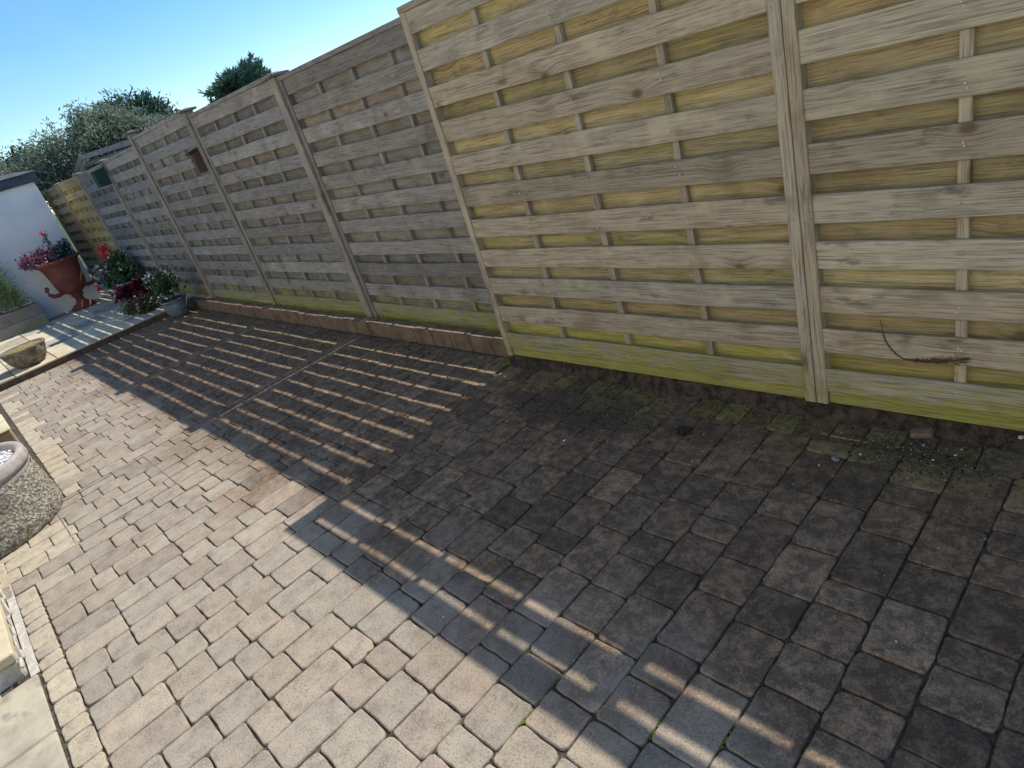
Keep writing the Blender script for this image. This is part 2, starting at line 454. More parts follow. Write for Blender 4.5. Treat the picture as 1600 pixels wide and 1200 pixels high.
L_silver = leaf_mat('silvery_leaves', (0.10, 0.14, 0.10), (0.34, 0.39, 0.28), trans=0.4)
L_dark = leaf_mat('hazed_dark_needles', (0.03, 0.07, 0.055), (0.09, 0.16, 0.11))  # needles lifted towards blue, distance haze put into their colour
L_blue = leaf_mat('blue_green_leaves', (0.012, 0.03, 0.035), (0.04, 0.075, 0.08))
L_green = leaf_mat('fresh_leaves', (0.05, 0.10, 0.035), (0.18, 0.26, 0.10))
L_mid = leaf_mat('mid_green_leaves', (0.02, 0.05, 0.02), (0.07, 0.12, 0.05))
L_purple = leaf_mat('purple_leaves', (0.10, 0.03, 0.055), (0.42, 0.22, 0.30))
L_wine = leaf_mat('wine_red_leaves', (0.03, 0.004, 0.01), (0.13, 0.015, 0.03))
L_grey = leaf_mat('grey_leaves', (0.09, 0.09, 0.10), (0.22, 0.21, 0.22))
L_brown = leaf_mat('bronze_leaves', (0.04, 0.035, 0.02), (0.13, 0.11, 0.06))
L_red = leaf_mat('red_petals', (0.5, 0.01, 0.04), (0.75, 0.05, 0.12))
L_pink = leaf_mat('pink_petals', (0.75, 0.28, 0.30), (0.85, 0.45, 0.42))
L_white = leaf_mat('white_petals', (0.65, 0.65, 0.6), (0.8, 0.8, 0.75))

# ------------------------------------------------------------------ ground, seen and unseen
def sheet(name, x0, x1, y0, y1, z, m, label, cat):
    me = bpy.data.meshes.new(name)
    me.from_pydata([(x0, y0, z), (x1, y0, z), (x1, y1, z), (x0, y1, z)], [], [(0, 1, 2, 3)])
    return tag(link(name, me, m), label, cat, kind='structure')

sheet('ground', -600, 600, -600, 600, -0.06, M_grass, 'grassy ground running on behind the fence to the horizon', 'ground')

# paving (Empty) with its blocks
XC0, PITCH = 0.505, 0.158
FENCE_X = -1.84
def y_top(x):  return -0.128 if x > FENCE_X else 0.088
def y_bot(x):  return -2.525 if x > -2.80 else (-2.72 if x > -3.72 else -2.215)

def outline(w, l, rr):
    """irregular rounded rectangle, w along x, l along y"""
    pts = []
    hw, hl = w / 2, l / 2
    c = [rr.uniform(0.007, 0.018) for _ in range(4)]
    if rr.random() < 0.3: c[rr.randrange(4)] = rr.uniform(0.02, 0.034)
    j = lambda s=0.0016: rr.uniform(-s, s)
    cor = [(-hw, -hl, 1, 1), (hw, -hl, -1, 1), (hw, hl, -1, -1), (-hw, hl, 1, -1)]
    order = []
    for i, (x, y, sx, sy) in enumerate(cor):
        a = (x + j(), y + sy * c[i] + j()); b_ = (x + sx * c[i] * .3, y + sy * c[i] * .3); d = (x + sx * c[i] + j(), y + j())
        if i in (0, 2): order += [a, b_, d]
        else: order += [d, b_, a]
        nx, ny = cor[(i + 1) % 4][:2]
        for q_ in (.27, .5, .73): order.append((x + (nx - x) * q_ + j(0.0024), y + (ny - y) * q_ + j(0.0024)))
    return order

def block_geo(w, l, rr, th=0.05, ins=0.0050, drop=0.0040):
    o = outline(w, l, rr)
    n = len(o)
    def shr(p, d):
        return (p[0] * (1 - 2 * d / w), p[1] * (1 - 2 * d / l))
    v = [(*shr(p, ins), rr.uniform(-0.0005, 0.0005)) for p in o] + [(*shr(p, ins * .25), -drop * .45) for p in o] + [(*p, -drop - .004) for p in o] + [(*p, -th) for p in o]
    v.append((0, 0, rr.uniform(-0.0012, 0.0012)))
    f = [(i, (i + 1) % n, 4 * n) for i in range(n)]
    global NTOP; NTOP = n
    for k in range(3):
        f += [(k * n + i, (k + 1) * n + i, (k + 1) * n + (i + 1) % n, k * n + (i + 1) % n) for i in range(n)]
    return v, f

LENS = [0.100, 0.130, 0.160, 0.205, 0.235]
JNT = 0.0042
variants = {}
rr = random.Random(11)
def block_mesh(w, l, key, mat, nm='paving_block', **kw):
    if key not in variants:
        me = bpy.data.meshes.new(nm)
        v, f = block_geo(w, l, rr, **kw)
        me.from_pydata(v, [], f)
        for i_, p in enumerate(me.polygons): p.use_smooth = i_ >= NTOP
        me.materials.append(mat)
        me.update()
        variants[key] = me
    return variants[key]

TONES = [(0.272, 0.226, 0.180), (0.264, 0.226, 0.184), (0.258, 0.212, 0.170), (0.288, 0.242, 0.190), (0.254, 0.219, 0.180), (0.276, 0.228, 0.183), (0.242, 0.203, 0.165), (0.266, 0.232, 0.188)]
def tone(rr, y=None):
    t = rr.choice(TONES); k = rr.uniform(0.92, 1.10)
    return (t[0] * k, t[1] * k, t[2] * k * .97, 1)

blocks = []       # (cx, cy, w, l, tone, keylen)
k0 = int((XC0 + 8.10) / PITCH)
ANCH = {}
for k in range(-8, k0 + 1):
    xr = XC0 - PITCH * k; xl = xr - PITCH
    xc = (xl + xr) / 2
    if xc < -8.12: break
    y = y_bot(xc) ; ye = y_top(xc)
    w = PITCH - JNT
    r1 = random.Random(100 + k)
    last = None
    while y < ye - 0.04:
        l = r1.choices(LENS, (0.14, 0.2, 0.28, 0.2, 0.18))[0]
        if y + l > ye - 0.06: l = ye - y
        t = tone(r1)
        cx, cy = xc + r1.uniform(-.0015, .0015), y + l / 2
        if (xc < -3.72 and cy < -2.1) or (xc < -2.95 and cy < -2.32): t = (0.37, 0.315, 0.23, 1)
        blocks.append((cx, cy, w + r1.uniform(-.002, .001), l - JNT, t))
        y += l
# cut pieces along the fence foot on the near side
r1 = random.Random(5)
x = FENCE_X + 0.01
while x < 1.75:
    l = r1.choice([0.10, 0.115, 0.13, 0.20])
    blocks.append((x + l / 2, -0.055, l - JNT, 0.146 - JNT, (0.235, 0.205, 0.115, 1) if r1.random() < .6 else tone(r1)))
    x += l

paving = thing('block_paving', 'tumbled block driveway paving laid in courses square to the fence', 'paving', kind='structure')
def px_of(p):
    d = Vector(p) - CAM
    z = d.dot(FWD)
    if z < 0.05: return None
    return 800 + 1009.79 * d.dot(RIGHT) / z, 600 + 1009.79 * d.dot(DOWN) / z, z
def in_view(p, mar=40):
    q = px_of(p)
    return q is not None and -mar < q[0] < 1600 + mar and -mar < q[1] < 1200 + mar
scored = sorted(range(len(blocks)), key=lambda i: (0 if in_view((blocks[i][0], blocks[i][1], 0)) else 1, (Vector((blocks[i][0], blocks[i][1], 0)) - CAM).length))
near = set(scored[:296])
sv, sf, st = [], [], []
r2 = random.Random(21)
for i, (cx, cy, w, l, t) in enumerate(blocks):
    dz = r2.uniform(-0.0022, 0.0012)
    tx, ty = r2.gauss(0, 0.006), r2.gauss(0, 0.006)
    if i in near:
        std = min((abs(l + JNT - L), L) for L in LENS + [0.1145])
        if abs(w - (PITCH - JNT)) < 0.003 and std[0] < 0.002:
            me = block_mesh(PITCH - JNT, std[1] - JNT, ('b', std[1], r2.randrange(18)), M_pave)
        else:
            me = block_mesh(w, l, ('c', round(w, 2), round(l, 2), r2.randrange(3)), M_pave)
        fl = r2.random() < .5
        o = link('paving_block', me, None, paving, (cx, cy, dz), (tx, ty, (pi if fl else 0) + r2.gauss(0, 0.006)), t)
    else:
        v, f = block_geo(w, l, r2)
        b0 = len(sv)
        sv += [(a + cx, b_ + cy, c + dz + a * -ty + b_ * tx) for a, b_, c in v]
        sf += [tuple(q + b0 for q in ff) for ff in f]
        st += [t] * len(f)
def toned_mesh(name, v, f, t, m, smooth=False):
    me = bpy.data.meshes.new(name)
    me.from_pydata(v, [], f)
    at = me.attributes.new('tone', 'FLOAT_COLOR', 'FACE')
    at.data.foreach_set('color', [c for q in t for c in q])
    if smooth: me.polygons.foreach_set('use_smooth', [True] * len(f))
    me.materials.append(m)
    me.update()
    return me
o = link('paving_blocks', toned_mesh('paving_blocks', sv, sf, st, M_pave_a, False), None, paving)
o['kind'] = 'stuff'
box('joint_bed', -8.2, 1.9, -2.76, 0.30, -0.055, -0.0100, M_bed, paving, 0)
# the recessed cover frame let into the paving
mh = thing('recessed_cover', 'thin metal frame of a recessed access cover set flush in the paving near the big stone tub', 'access cover', kind='structure')
for a in ((-3.708, -3.702, -2.29, -1.73), (-2.990, -2.984, -2.29, -1.73), (-3.708, -2.984, -2.296, -2.290), (-3.708, -2.984, -1.73, -1.724)):
    box('frame_edge', a[0], a[1], a[2], a[3], -0.03, 0.003, M_metal, mh, 0.001)

# ------------------------------------------------------------------ border bricks and sandstone at the lower left
border = thing('paving_border', 'row of narrow yellow stone setts edging the block paving at the lower left', 'border', kind='structure')
x = -2.80; r3 = random.Random(9)
me_s = {}
while x < 1.6:
    l = r3.choice([0.095, 0.11, 0.125, 0.17])
    me = block_mesh(l - .006, 0.088, ('s', l, r3.randrange(3)), M_pave, 'border_sett')
    kk = r3.uniform(.9, 1.1)
    link('border_sett', me, None, border, (x + l / 2, -2.573, r3.uniform(-.002, .001)), (0, 0, 0), (0.37 * kk, 0.32 * kk, 0.235 * kk, 1))
    x += l
terrace = thing('sandstone_terrace', 'cream sandstone slabs with a low raised edge at the lower left', 'terrace', kind='structure')
def slab(nm, x0, x1, y0, y1, z0, z1, m, par, rr=random.Random(3)):
    return box(nm, x0 + .004, x1 - .004, y0 + .004, y1 - .004, z0, z1 + rr.uniform(-.002, .001), m, par, 0.006)
box('slab_bed', -3.55, 1.8, -4.695, -2.625, -0.055, -0.012, M_mortar, terrace, 0)
for i, (a, b_) in enumerate(((-2.62, -2.03), (-3.20, -2.62))):
    for j, (c, d) in enumerate(((-3.10, -2.645), (-3.75, -3.10), (-4.3, -3.75), (-4.69, -4.3))):
        slab('raised_slab', a, b_, c, d, 0.075, 0.12, M_sand, terrace)
box('raised_core', -3.18, -2.05, -4.68, -2.66, -0.05, 0.072, M_mortar, terrace, 0.01)
box('mortar_fillet', -3.5, -2.0, -2.652, -2.6185, -0.02, -0.002, M_mortar, terrace, 0.001)
bm = bmesh.new()
for i in range(20):
    xx = -3.15 + i * 0.0575
    tube_into(bm, [(xx, -2.648, 0.05 + .02 * sin(i * 1.7)), (xx + .065, -2.648 + .004 * sin(i * 2.3), 0.05 + .02 * sin((i + 1) * 1.7))], 0.006 + .003 * sin(i * 3.1), 6)
link('mortar_bead', bm_mesh(bm, 'mortar_bead', True), M_mortar, terrace)
xs = [-2.0, -1.56, -1.10, -0.62, -0.1, 0.45, 1.0, 1.6]
for a, b_ in zip(xs, xs[1:]):
    for c, d in ((-3.15, -2.625), (-3.75, -3.15), (-4.25, -3.75), (-4.69, -4.25)):
        slab('paving_slab', a, b_, c, d, -0.05, 0.002, M_sandg, terrace)
# a second cream stone step further along, behind the tub
step2 = thing('stone_paving', 'flush cream sandstone paving at the left edge beyond the stone tub', 'paving', (0, 0, 0), kind='structure')
for a, b_ in ((-5.35, -4.78), (-5.92, -5.35), (-6.5, -5.92), (-7.1, -6.5), (-7.7, -7.1)):
    for c, d in ((-2.75, -2.27), (-3.3, -2.75), (-3.9, -3.3), (-4.6, -3.9)): slab('step_slab', a, b_, c, d, -0.03, 0.004, M_sand, step2)
for a, b_ in ((-4.78, -4.2), (-4.2, -3.6)):
    for c, d in ((-3.8, -3.25), (-4.6, -3.8)): slab('step_slab', a, b_, c, d, -.03, 0.004, M_sandg, step2)

pier = thing('sandstone_pier', 'square tan sandstone block pier at the left edge, just behind the stone tub', 'pier', (-4.68, -2.56, 0))
box('pier_block', -.28, .28, -.315, .315, 0.0, 0.195, M_tan, pier, .01)
box('pier_block', -.28, .28, -.315, .315, 0.1975, 0.385, M_tan, pier, .01)
box('pier_cap', -.287, .287, -.322, .322, 0.3875, 0.405, M_sand, pier, .008)
# ------------------------------------------------------------------ raised patio at the far end
patio = thing('far_patio', 'raised sandstone patio at the far end below the white wall', 'patio', kind='structure')
PX = -8.14
box('patio_core', -14.5, PX - 0.02, -4.2, 0.50, -0.05, 0.064, M_mortar, patio, 0)
r4 = random.Random(4)
y = -4.2
ys = [-4.2]
while ys[-1] < 0.5: ys.append(ys[-1] + 0.45)
for j in range(len(ys) - 1):
    x = PX + 0.02
    cnt = 0
    while x > -12.2:
        l = [0.62, 0.45, 0.62, 0.30][(j + cnt) % 4]
        slab('patio_slab', x - l, x, ys[j], min(ys[j + 1], .5), 0.067, 0.090, M_sand if (j * 3 + cnt) % 4 else M_sandg, patio)
        x -= l; cnt += 1
y = -3.6
while y < 0.10:
    box('riser_brick', PX - 0.12, PX, y, y + 0.205, -0.02, 0.0660, M_brickdk, patio, 0.004); y += 0.215

# ------------------------------------------------------------------ the low brick kerb in front of the far fence
kerb = thing('brick_kerb', 'low kerb of red brown bricks in front of the older fence panels', 'kerb')
x = -1.865; r5 = random.Random(8); kvars = []
while x > -8.0:
    l = r5.choice([0.215, 0.215, 0.105, 0.215])
    kn = r5.uniform(.0, .006)
    box('brick', x - l + .007, x, 0.100 + kn, 0.205, -0.03, 0.108 + r5.uniform(-.004, .004), M_brick, kerb, 0.006)
    x -= l
box('mortar_core', -8.02, -1.86, 0.112, 0.198, -0.03, 0.098, M_bed, kerb, 0)

# ------------------------------------------------------------------ soil along the fence foot
def soil_strip(name, x0, x1, y0, y1, nx, ny, fz, m, label, cat='soil'):
    v, f = [], []
    for j in range(ny + 1):
        for i in range(nx + 1):
            xx = x0 + (x1 - x0) * i / nx; yy = y0 + (y1 - y0) * j / ny
            v.append((xx, yy, fz(xx, yy)))
    for j in range(ny):
        for i in range(nx):
            a = j * (nx + 1) + i
            f.append((a, a + 1, a + nx + 2, a + nx + 1))
    me = bpy.data.meshes.new(name); me.from_pydata(v, [], f)
    me.polygons.foreach_set('use_smooth', [True] * len(f))
    return tag(link(name, me, m), label, cat, kind='stuff')
def fz(x, y):
    n = noise.fractal(Vector((x * 5, y * 9, 0.3)), 1.0, 2.2, 4)
    e = noise.noise(Vector((x * 2.6, 1.7, 0))) * 0.045 + noise.noise(Vector((x * 9, 4.7, 0))) * 0.018
    k = max(0.0, min(1.0, (y + 0.002 + e * .6) / 0.045)); k = k * k * (3 - 2 * k)
    return -0.014 + 0.086 * k + n * 0.009
soil_strip('fence_foot_soil', -1.82, 1.95, -0.16, 0.30, 420, 36, fz, M_soil, 'dark crumbly soil banked against the foot of the near fence panels')
def fz2(x, y):
    n = noise.fractal(Vector((x * 5, y * 9, 7.3)), 1.0, 2.2, 4)
    return 0.035 + n * 0.012 + max(0, y - .5) * -.1
soil_strip('back_soil', -16.0, -1.80, 0.207, 1.1, 500, 16, fz2, M_soil, 'strip of dark earth under the older fence behind the brick kerb')

# ------------------------------------------------------------------ fence panels
def board_mesh(L, h, th, key, rr, bow=0.0022, seg=14, topwave=0.0020):
    """board centred on its own origin, x along, y thickness, z height"""
    bm = bmesh.new()
    rings = []
    ph = rr.uniform(0, 6)
    for i in range(seg + 1):
        u = i / seg; xx = (u - .5) * L
        by = bow * sin(pi * u * 3 + ph) ; wz = topwave * sin(u * 7 + ph) + rr.uniform(-.0006, .0006)
        e = 0.0022
        pr = [(-th / 2, -h / 2 + e), (-th / 2 + e, -h / 2), (th / 2 - e, -h / 2), (th / 2, -h / 2 + e), (th / 2, h / 2 - e), (th / 2 - e, h / 2), (-th / 2 + e, h / 2), (-th / 2, h / 2 - e)]
        rings.append([bm.verts.new((xx, a + by, z + wz * (1 if z > 0 else -.6))) for a, z in pr])
    for a, b_ in zip(rings, rings[1:]):
        for q in range(8):
            bm.faces.new((a[q], a[(q + 1) % 8], b_[(q + 1) % 8], b_[q]))
    bm.faces.new(rings[0][::-1]); bm.faces.new(rings[-1])
    return bm_mesh(bm, key)

FB_H, PT = 0.100, 0.1671
def panel(x0, x1, y, zb, zt, tonecol, algae, label, battens, seed, open_from=0, back_tone=None, back_algae=None, nails=True, stile=0.043, near=False, tilt=0.0, tone_var=0.1):
    """hit-and-miss panel: y = plane of the front of the stiles"""
    rr = random.Random(seed)
    t = thing('timber_fence', label, 'fence panel', ((x0 + x1) / 2, y, zb), 0, 'hit and miss timber fence panels')
    W = x1 - x0; H = zt - zb
    def tc(c, a):
        k = rr.uniform(1 - tone_var, 1 + tone_var)
        w_ = rr.uniform(-.04, .04)
        return (c[0] * k * (1 + w_), c[1] * k, c[2] * k * (1 - w_), max(0, a + rr.uniform(-.06, .06)))
    bt = back_tone or tonecol; ba = algae if back_algae is None else back_algae
    # frame
    for s in (-1, 1):
        me = box_mesh('stile', -stile / 2, stile / 2, -0.029, 0.029, -H / 2, H / 2, 0.003)
        link('stile', me, M_woodv, t, (s * (W / 2 - stile / 2), 0.029, H / 2), color=tc(tonecol, algae * .5))
    me = box_mesh('rail', -W / 2 + stile, W / 2 - stile, -0.026, 0.026, -0.0285, 0.0285, 0.003)
    link('bottom_rail', me, M_wood, t, (0, 0.042, 0.0285), color=tc(tonecol, algae + .25))
    th_top = 0.030
    me = box_mesh('rail', -W / 2 - .001, W / 2 + .001, -0.032, 0.032, -th_top / 2, th_top / 2, 0.003)
    link('top_rail', me, M_wood, t, (0, 0.029, H + th_top / 2 - 0.012), color=tc(tonecol, algae * .5))
    L = W - 2 * stile + 0.01
    pitch = (H - 0.057 - FB_H - 0.012) / 10.0
    fm = [board_mesh(L, FB_H, 0.014, 'front_board', rr) for _ in range(4)]
    bh = 0.104
    bmx = [board_mesh(L, bh, 0.014, 'back_board', rr) for _ in range(4)]
    bmw = [board_mesh(L, bh + .046, 0.014, 'back_board', rr) for _ in range(2)]
    for k in range(11):
        z = 0.057 + pitch * k + FB_H / 2 + 0.001
        link('front_board', rr.choice(fm), M_wood, t, (0, 0.015 + rr.uniform(-.001, .001), z + rr.uniform(-.0025, .0025)), (rr.gauss(0, .012), rr.gauss(0, .0013), pi if rr.random() < .0 else 0), tc(tonecol, algae))
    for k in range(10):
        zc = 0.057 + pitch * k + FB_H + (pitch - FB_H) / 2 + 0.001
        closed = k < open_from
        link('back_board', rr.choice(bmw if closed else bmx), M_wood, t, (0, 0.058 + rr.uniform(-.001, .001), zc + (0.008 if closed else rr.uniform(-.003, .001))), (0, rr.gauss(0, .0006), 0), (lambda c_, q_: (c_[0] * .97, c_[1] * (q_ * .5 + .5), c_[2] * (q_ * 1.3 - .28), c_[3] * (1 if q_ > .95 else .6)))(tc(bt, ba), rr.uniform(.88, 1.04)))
    for bx in battens:
        me = box_mesh('batten', -0.016, 0.016, -0.0135, 0.0135, -(H - 0.07) / 2, (H - 0.07) / 2, 0.002)
        link('batten', me, M_woodv, t, (bx, 0.0365, 0.055 + (H - 0.07) / 2), color=tc(tonecol, algae * .8))
    # the nails through the boards into the battens
    if nails:
        bm = bmesh.new()
        for bx in battens:
            for k in range(11):
                for q in range(1 if rr.random() < .7 else 2):
                    z = 0.057 + pitch * k + FB_H / 2 + rr.uniform(-.03, .03); xx = bx + rr.uniform(-.012, .012)
                    lx = [bm.verts.new((xx + 0.0036 * cos(a * pi / 3), 0.0055, z + 0.0036 * sin(a * pi / 3))) for a in range(6)]
                    lx2 = [bm.verts.new((v.co.x, 0.009, v.co.z)) for v in lx]
                    bm.faces.new(lx)
                    for a in range(6): bm.faces.new((lx[a], lx[(a + 1) % 6], lx2[(a + 1) % 6], lx2[a]))
        o = link('nail_heads', bm_mesh(bm, 'nail_heads'), M_nail, t); o['kind'] = 'stuff'
    return t

NEAR_T = (0.395, 0.338, 0.25)
NEAR_B = (0.42, 0.335, 0.185)
FAR_T = (0.275, 0.255, 0.225)
Z0 = 0.076
near_panel = panel(-1.813, -0.0015, 0.0, Z0, 1.935, NEAR_T, 0.16, 'newer yellowish fence panel in the middle, standing proud of the older fence', (-1.34 + .907, -0.90 + .907, -0.455 + .907), 1, open_from=8, back_tone=NEAR_B, back_algae=0.46)
right_panel = panel(0.0015, 1.83, 0.0, Z0, 1.935, (0.42, 0.355, 0.255), 0.13, 'newer fence panel at the right edge with a dead ivy stem low on its boards', (0.475 - .916, 0.93 - .916, 1.385 - .916), 2, open_from=8, back_tone=NEAR_B, back_algae=0.40)
# screws through the paired stiles
def screw(x, z, par):
    bm = bmesh.new()
    n = 12
    bm_r = [bm.verts.new((0.0075 * cos(2 * pi * k / n), -0.002, 0.0075 * sin(2 * pi * k / n))) for k in range(n)]
    r_in = [bm.verts.new((0.004 * cos(2 * pi * k / n), -0.0022, 0.004 * sin(2 * pi * k / n))) for k in range(n)]
    r_dp = [bm.verts.new((0.0025 * cos(2 * pi * k / n), 0.001, 0.0025 * sin(2 * pi * k / n))) for k in range(n)]
    r_o = [bm.verts.new((0.008 * cos(2 * pi * k / n), 0.003, 0.008 * sin(2 * pi * k / n))) for k in range(n)]
    for a, b_ in ((r_o, bm_r), (bm_r, r_in), (r_in, r_dp)):
        for k in range(n): bm.faces.new((a[k], a[(k + 1) % n], b_[(k + 1) % n], b_[k]))
    bm.faces.new(r_dp)
    me = bm_mesh(bm, 'screw')
    link('screw', me, M_screw, par, (x - par.location.x, 0.0, z - par.location.z))
for x, z in ((-0.024, 1.50), (-0.024, 0.83), (-0.022, 0.20)): screw(x, z, near_panel)
for x, z in ((0.022, 1.495), (0.022, 0.83), (0.020, 0.195)): screw(x, z, right_panel)

# posts of the older fence: (left edge x of post, top z)
YF = 0.2245
POSTS = [(-3.784, 1.965), (-5.677, 2.03), (-7.527, 2.09), (-9.20, 1.965), (-10.90, 1.955), (-12.62, 1.955), (-14.05, 1.96)]
PW = 0.088
plabels = ['first post of the older fence, nearest the newer panels, with a flat cap', 'fence post with the brown nest box beside it', 'tall fence post where the fence top steps down, left of the brown nest box', 'fence post carrying the dark green nest box', 'fence post between the green nest box and the yellowish panel', 'far fence post just beyond the end of the white wall, at the yellowish panel', 'farthest fence post, partly behind the end of the white wall']
def post(x, zt, label, seed, zb=0.0):
    rr = random.Random(seed)
    t = thing('fence_post', label, 'fence post', (x + PW / 2, YF + PW / 2, zb), 0, 'posts of the older fence')
    h = zt - zb
    col = (0.27 * rr.uniform(.9, 1.1), 0.24, 0.195, 0.05)
    me = box_mesh('shaft', -PW / 2, PW / 2, -PW / 2, PW / 2, -h / 2, h / 2 - .004, 0.006)
    link('shaft', me, M_woodv, t, (0, 0, h / 2), color=col)
    bm = bmesh.new()
    a, c = 0.076, 0.016
    v = [bm.verts.new(p) for p in ((-a, -a, 0), (a, -a, 0), (a, a, 0), (-a, a, 0), (-a, -a, c), (a, -a, c), (a, a, c), (-a, a, c), (0, 0, c + .016))]
    for f in ((3, 2, 1, 0), (0, 1, 5, 4), (1, 2, 6, 5), (2, 3, 7, 6), (3, 0, 4, 7), (4, 5, 8), (5, 6, 8), (6, 7, 8), (7, 4, 8)): bm.faces.new([v[i] for i in f])
    link('post_cap', bm_mesh(bm, 'post_cap'), M_wood, t, (0, 0, h - .003), color=(0.22, 0.20, 0.18, 0))
    return t
for i, ((x, z), lb) in enumerate(zip(POSTS, plabels)): post(x, z, lb, 40 + i, 0.0 if i < 3 else 0.08)

for x_, lb in ((-1.79, 'hidden backing post behind the left edge of the newer middle panel'), (-0.045, 'backing post behind the joint of the two newer panels'), (1.745, 'backing post behind the right edge of the right panel')):
    o = box('backing_post', x_, x_ + .09, 0.0655, 0.155, -0.05, 1.93, M_woodv, None, .004, (0.27, 0.24, 0.195, 0.05))
    tag(o, lb, 'fence post', 'backing posts of the newer fence')
far_specs = [
    # x0, x1, zb, zt, tone (bluer with distance, haze tinted in), algae, label
    (-3.784 + PW + 0.010, -1.77, 0.052, 1.935, FAR_T, 0.10, 'weathered grey fence panel behind the kerb, directly left of the newer panels'),
    (-5.677 + PW + 0.006, -3.788, 0.052, 1.975, (0.268, 0.255, 0.232), 0.06, 'weathered grey fence panel with the right edge at the nearest capped post'),
    (-7.527 + PW + 0.006, -5.681, 0.052, 2.03, (0.262, 0.254, 0.238), 0.04, 'weathered grey fence panel with the brown nest box at its right end'),
    (-9.20 + PW + 0.006, -7.531, 0.10, 1.95, (0.248, 0.245, 0.236), 0.03, 'weathered grey fence panel behind the red geraniums'),
    (-10.90 + PW + 0.006, -9.204, 0.10, 1.935, (0.225, 0.235, 0.24), 0.03, 'weathered grey panel left of the green nest box'),
    (-12.62 + PW + 0.006, -10.904, 0.10, 1.935, (0.40, 0.345, 0.19), 0.30, 'yellowish fence panel at the far end, brighter than the others'),
    (-14.05 + PW + 0.006, -12.624, 0.10, 1.935, (0.20, 0.19, 0.155), 0.10, 'farthest fence panel, beside the end of the white wall'),
]
for i, (x0, x1, zb, zt, tcn, al, lb) in enumerate(far_specs):
    W = x1 - x0
    nb = 3
    bt = [(-W / 2 + W * f) for f in ((0.245, 0.48, 0.72) if i else (0.235, 0.465, 0.695))]
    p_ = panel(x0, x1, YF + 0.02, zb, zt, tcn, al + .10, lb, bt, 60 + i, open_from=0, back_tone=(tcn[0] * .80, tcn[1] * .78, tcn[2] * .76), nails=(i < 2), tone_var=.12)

# ------------------------------------------------------------------ nest boxes on the fence
def nest_box(name, label, x, y, z, w, d, h, mb, mr, rz=0.0, tall=0.02):
    t = thing(name, label, 'nest box', (x, y, z), rz)
    bm = bmesh.new()
    v = [bm.verts.new(p) for p in ((-w / 2, -d / 2, 0), (w / 2, -d / 2, 0), (w / 2, d / 2, 0), (-w / 2, d / 2, 0), (-w / 2, -d / 2, h), (w / 2, -d / 2, h), (w / 2, d / 2, h + tall), (-w / 2, d / 2, h + tall))]
    for f in ((3, 2, 1, 0), (4, 5, 6, 7), (0, 1, 5, 4), (1, 2, 6, 5), (2, 3, 7, 6), (3, 0, 4, 7)): bm.faces.new([v[i] for i in f])
    link('box_body', bm_mesh(bm, 'box_body'), mb, t)
    box('roof', -w / 2 - .014, w / 2 + .014, -d / 2 - .03, d / 2, h + .012, h + .028, mr, t, .003).rotation_euler = (math.atan2(tall, d), 0, 0)
    bm = bmesh.new()
    tube_into(bm, [(0, -d / 2 - .002, h * .68), (0, -d / 2 + .004, h * .68)], .016, 14)  # solid dark disc painting the shade inside the entrance
    link('entrance_hole', bm_mesh(bm, 'entrance_hole'), M_dark, t)
    return t
nest_box('nest_box', 'dark green nest box fixed to the fence post under its cap', -9.20, YF - 0.075, 1.68, 0.17, 0.14, 0.20, M_greenbox, M_metal)
nest_box('nest_box', 'narrow brown nest box with a dark green roof beside a tall fence post', -5.70, YF - 0.04, 1.50, 0.075, 0.08, 0.18, M_brownbox, M_greenbox)

# ------------------------------------------------------------------ dead ivy stem on the right panel
ivy = thing('dead_ivy_stem', 'brown dead ivy stem and root mat clinging to a low board of the right panel', 'ivy', (0.25, -0.012, 0.4))
bm = bmesh.new()
ipx = [(1376, 500), (1379, 520), (1384, 534), (1392, 545), (1402, 555), (1412, 561), (1425, 563), (1440, 565), (1465, 566), (1490, 564), (1515, 560)]
def on_plane_y(u, v, y):
    d = RIGHT * ((u - 800) / 1009.79) + DOWN * ((v - 600) / 1009.79) + FWD
    return CAM + d * ((y - CAM.y) / d.y)
def on_plane_z(u, v, z):
    d = RIGHT * ((u - 800) / 1009.79) + DOWN * ((v - 600) / 1009.79) + FWD
    return CAM + d * ((z - CAM.z) / d.z)
ip = [on_plane_y(u, v, 0.004) - ivy.location for u, v in ipx]
tube_into(bm, ip, [.0015, .002, .0022, .0025, .0025, .003, .004, .004, .004, .0035, .002], 6)
link('stem', bm_mesh(bm, 'stem', True), M_root, ivy)
bm = bmesh.new(); r6 = random.Random(2)
for i in range(420):
    q = r6.random(); a = ip[6].lerp(ip[10], q)
    p = a + Vector((r6.gauss(0, .006), -abs(r6.gauss(0, .003)), r6.gauss(0, .004 + .006 * q) - .006 * q))
    d = Vector((r6.gauss(0, 1), r6.gauss(0, .3), r6.gauss(0, 1))).normalized() * r6.uniform(.003, .010)
    tube_into(bm, [p, p + d], [.0009, .0004], 3)
o = link('root_mat', bm_mesh(bm, 'root_mat'), M_root, ivy); o['kind'] = 'stuff'

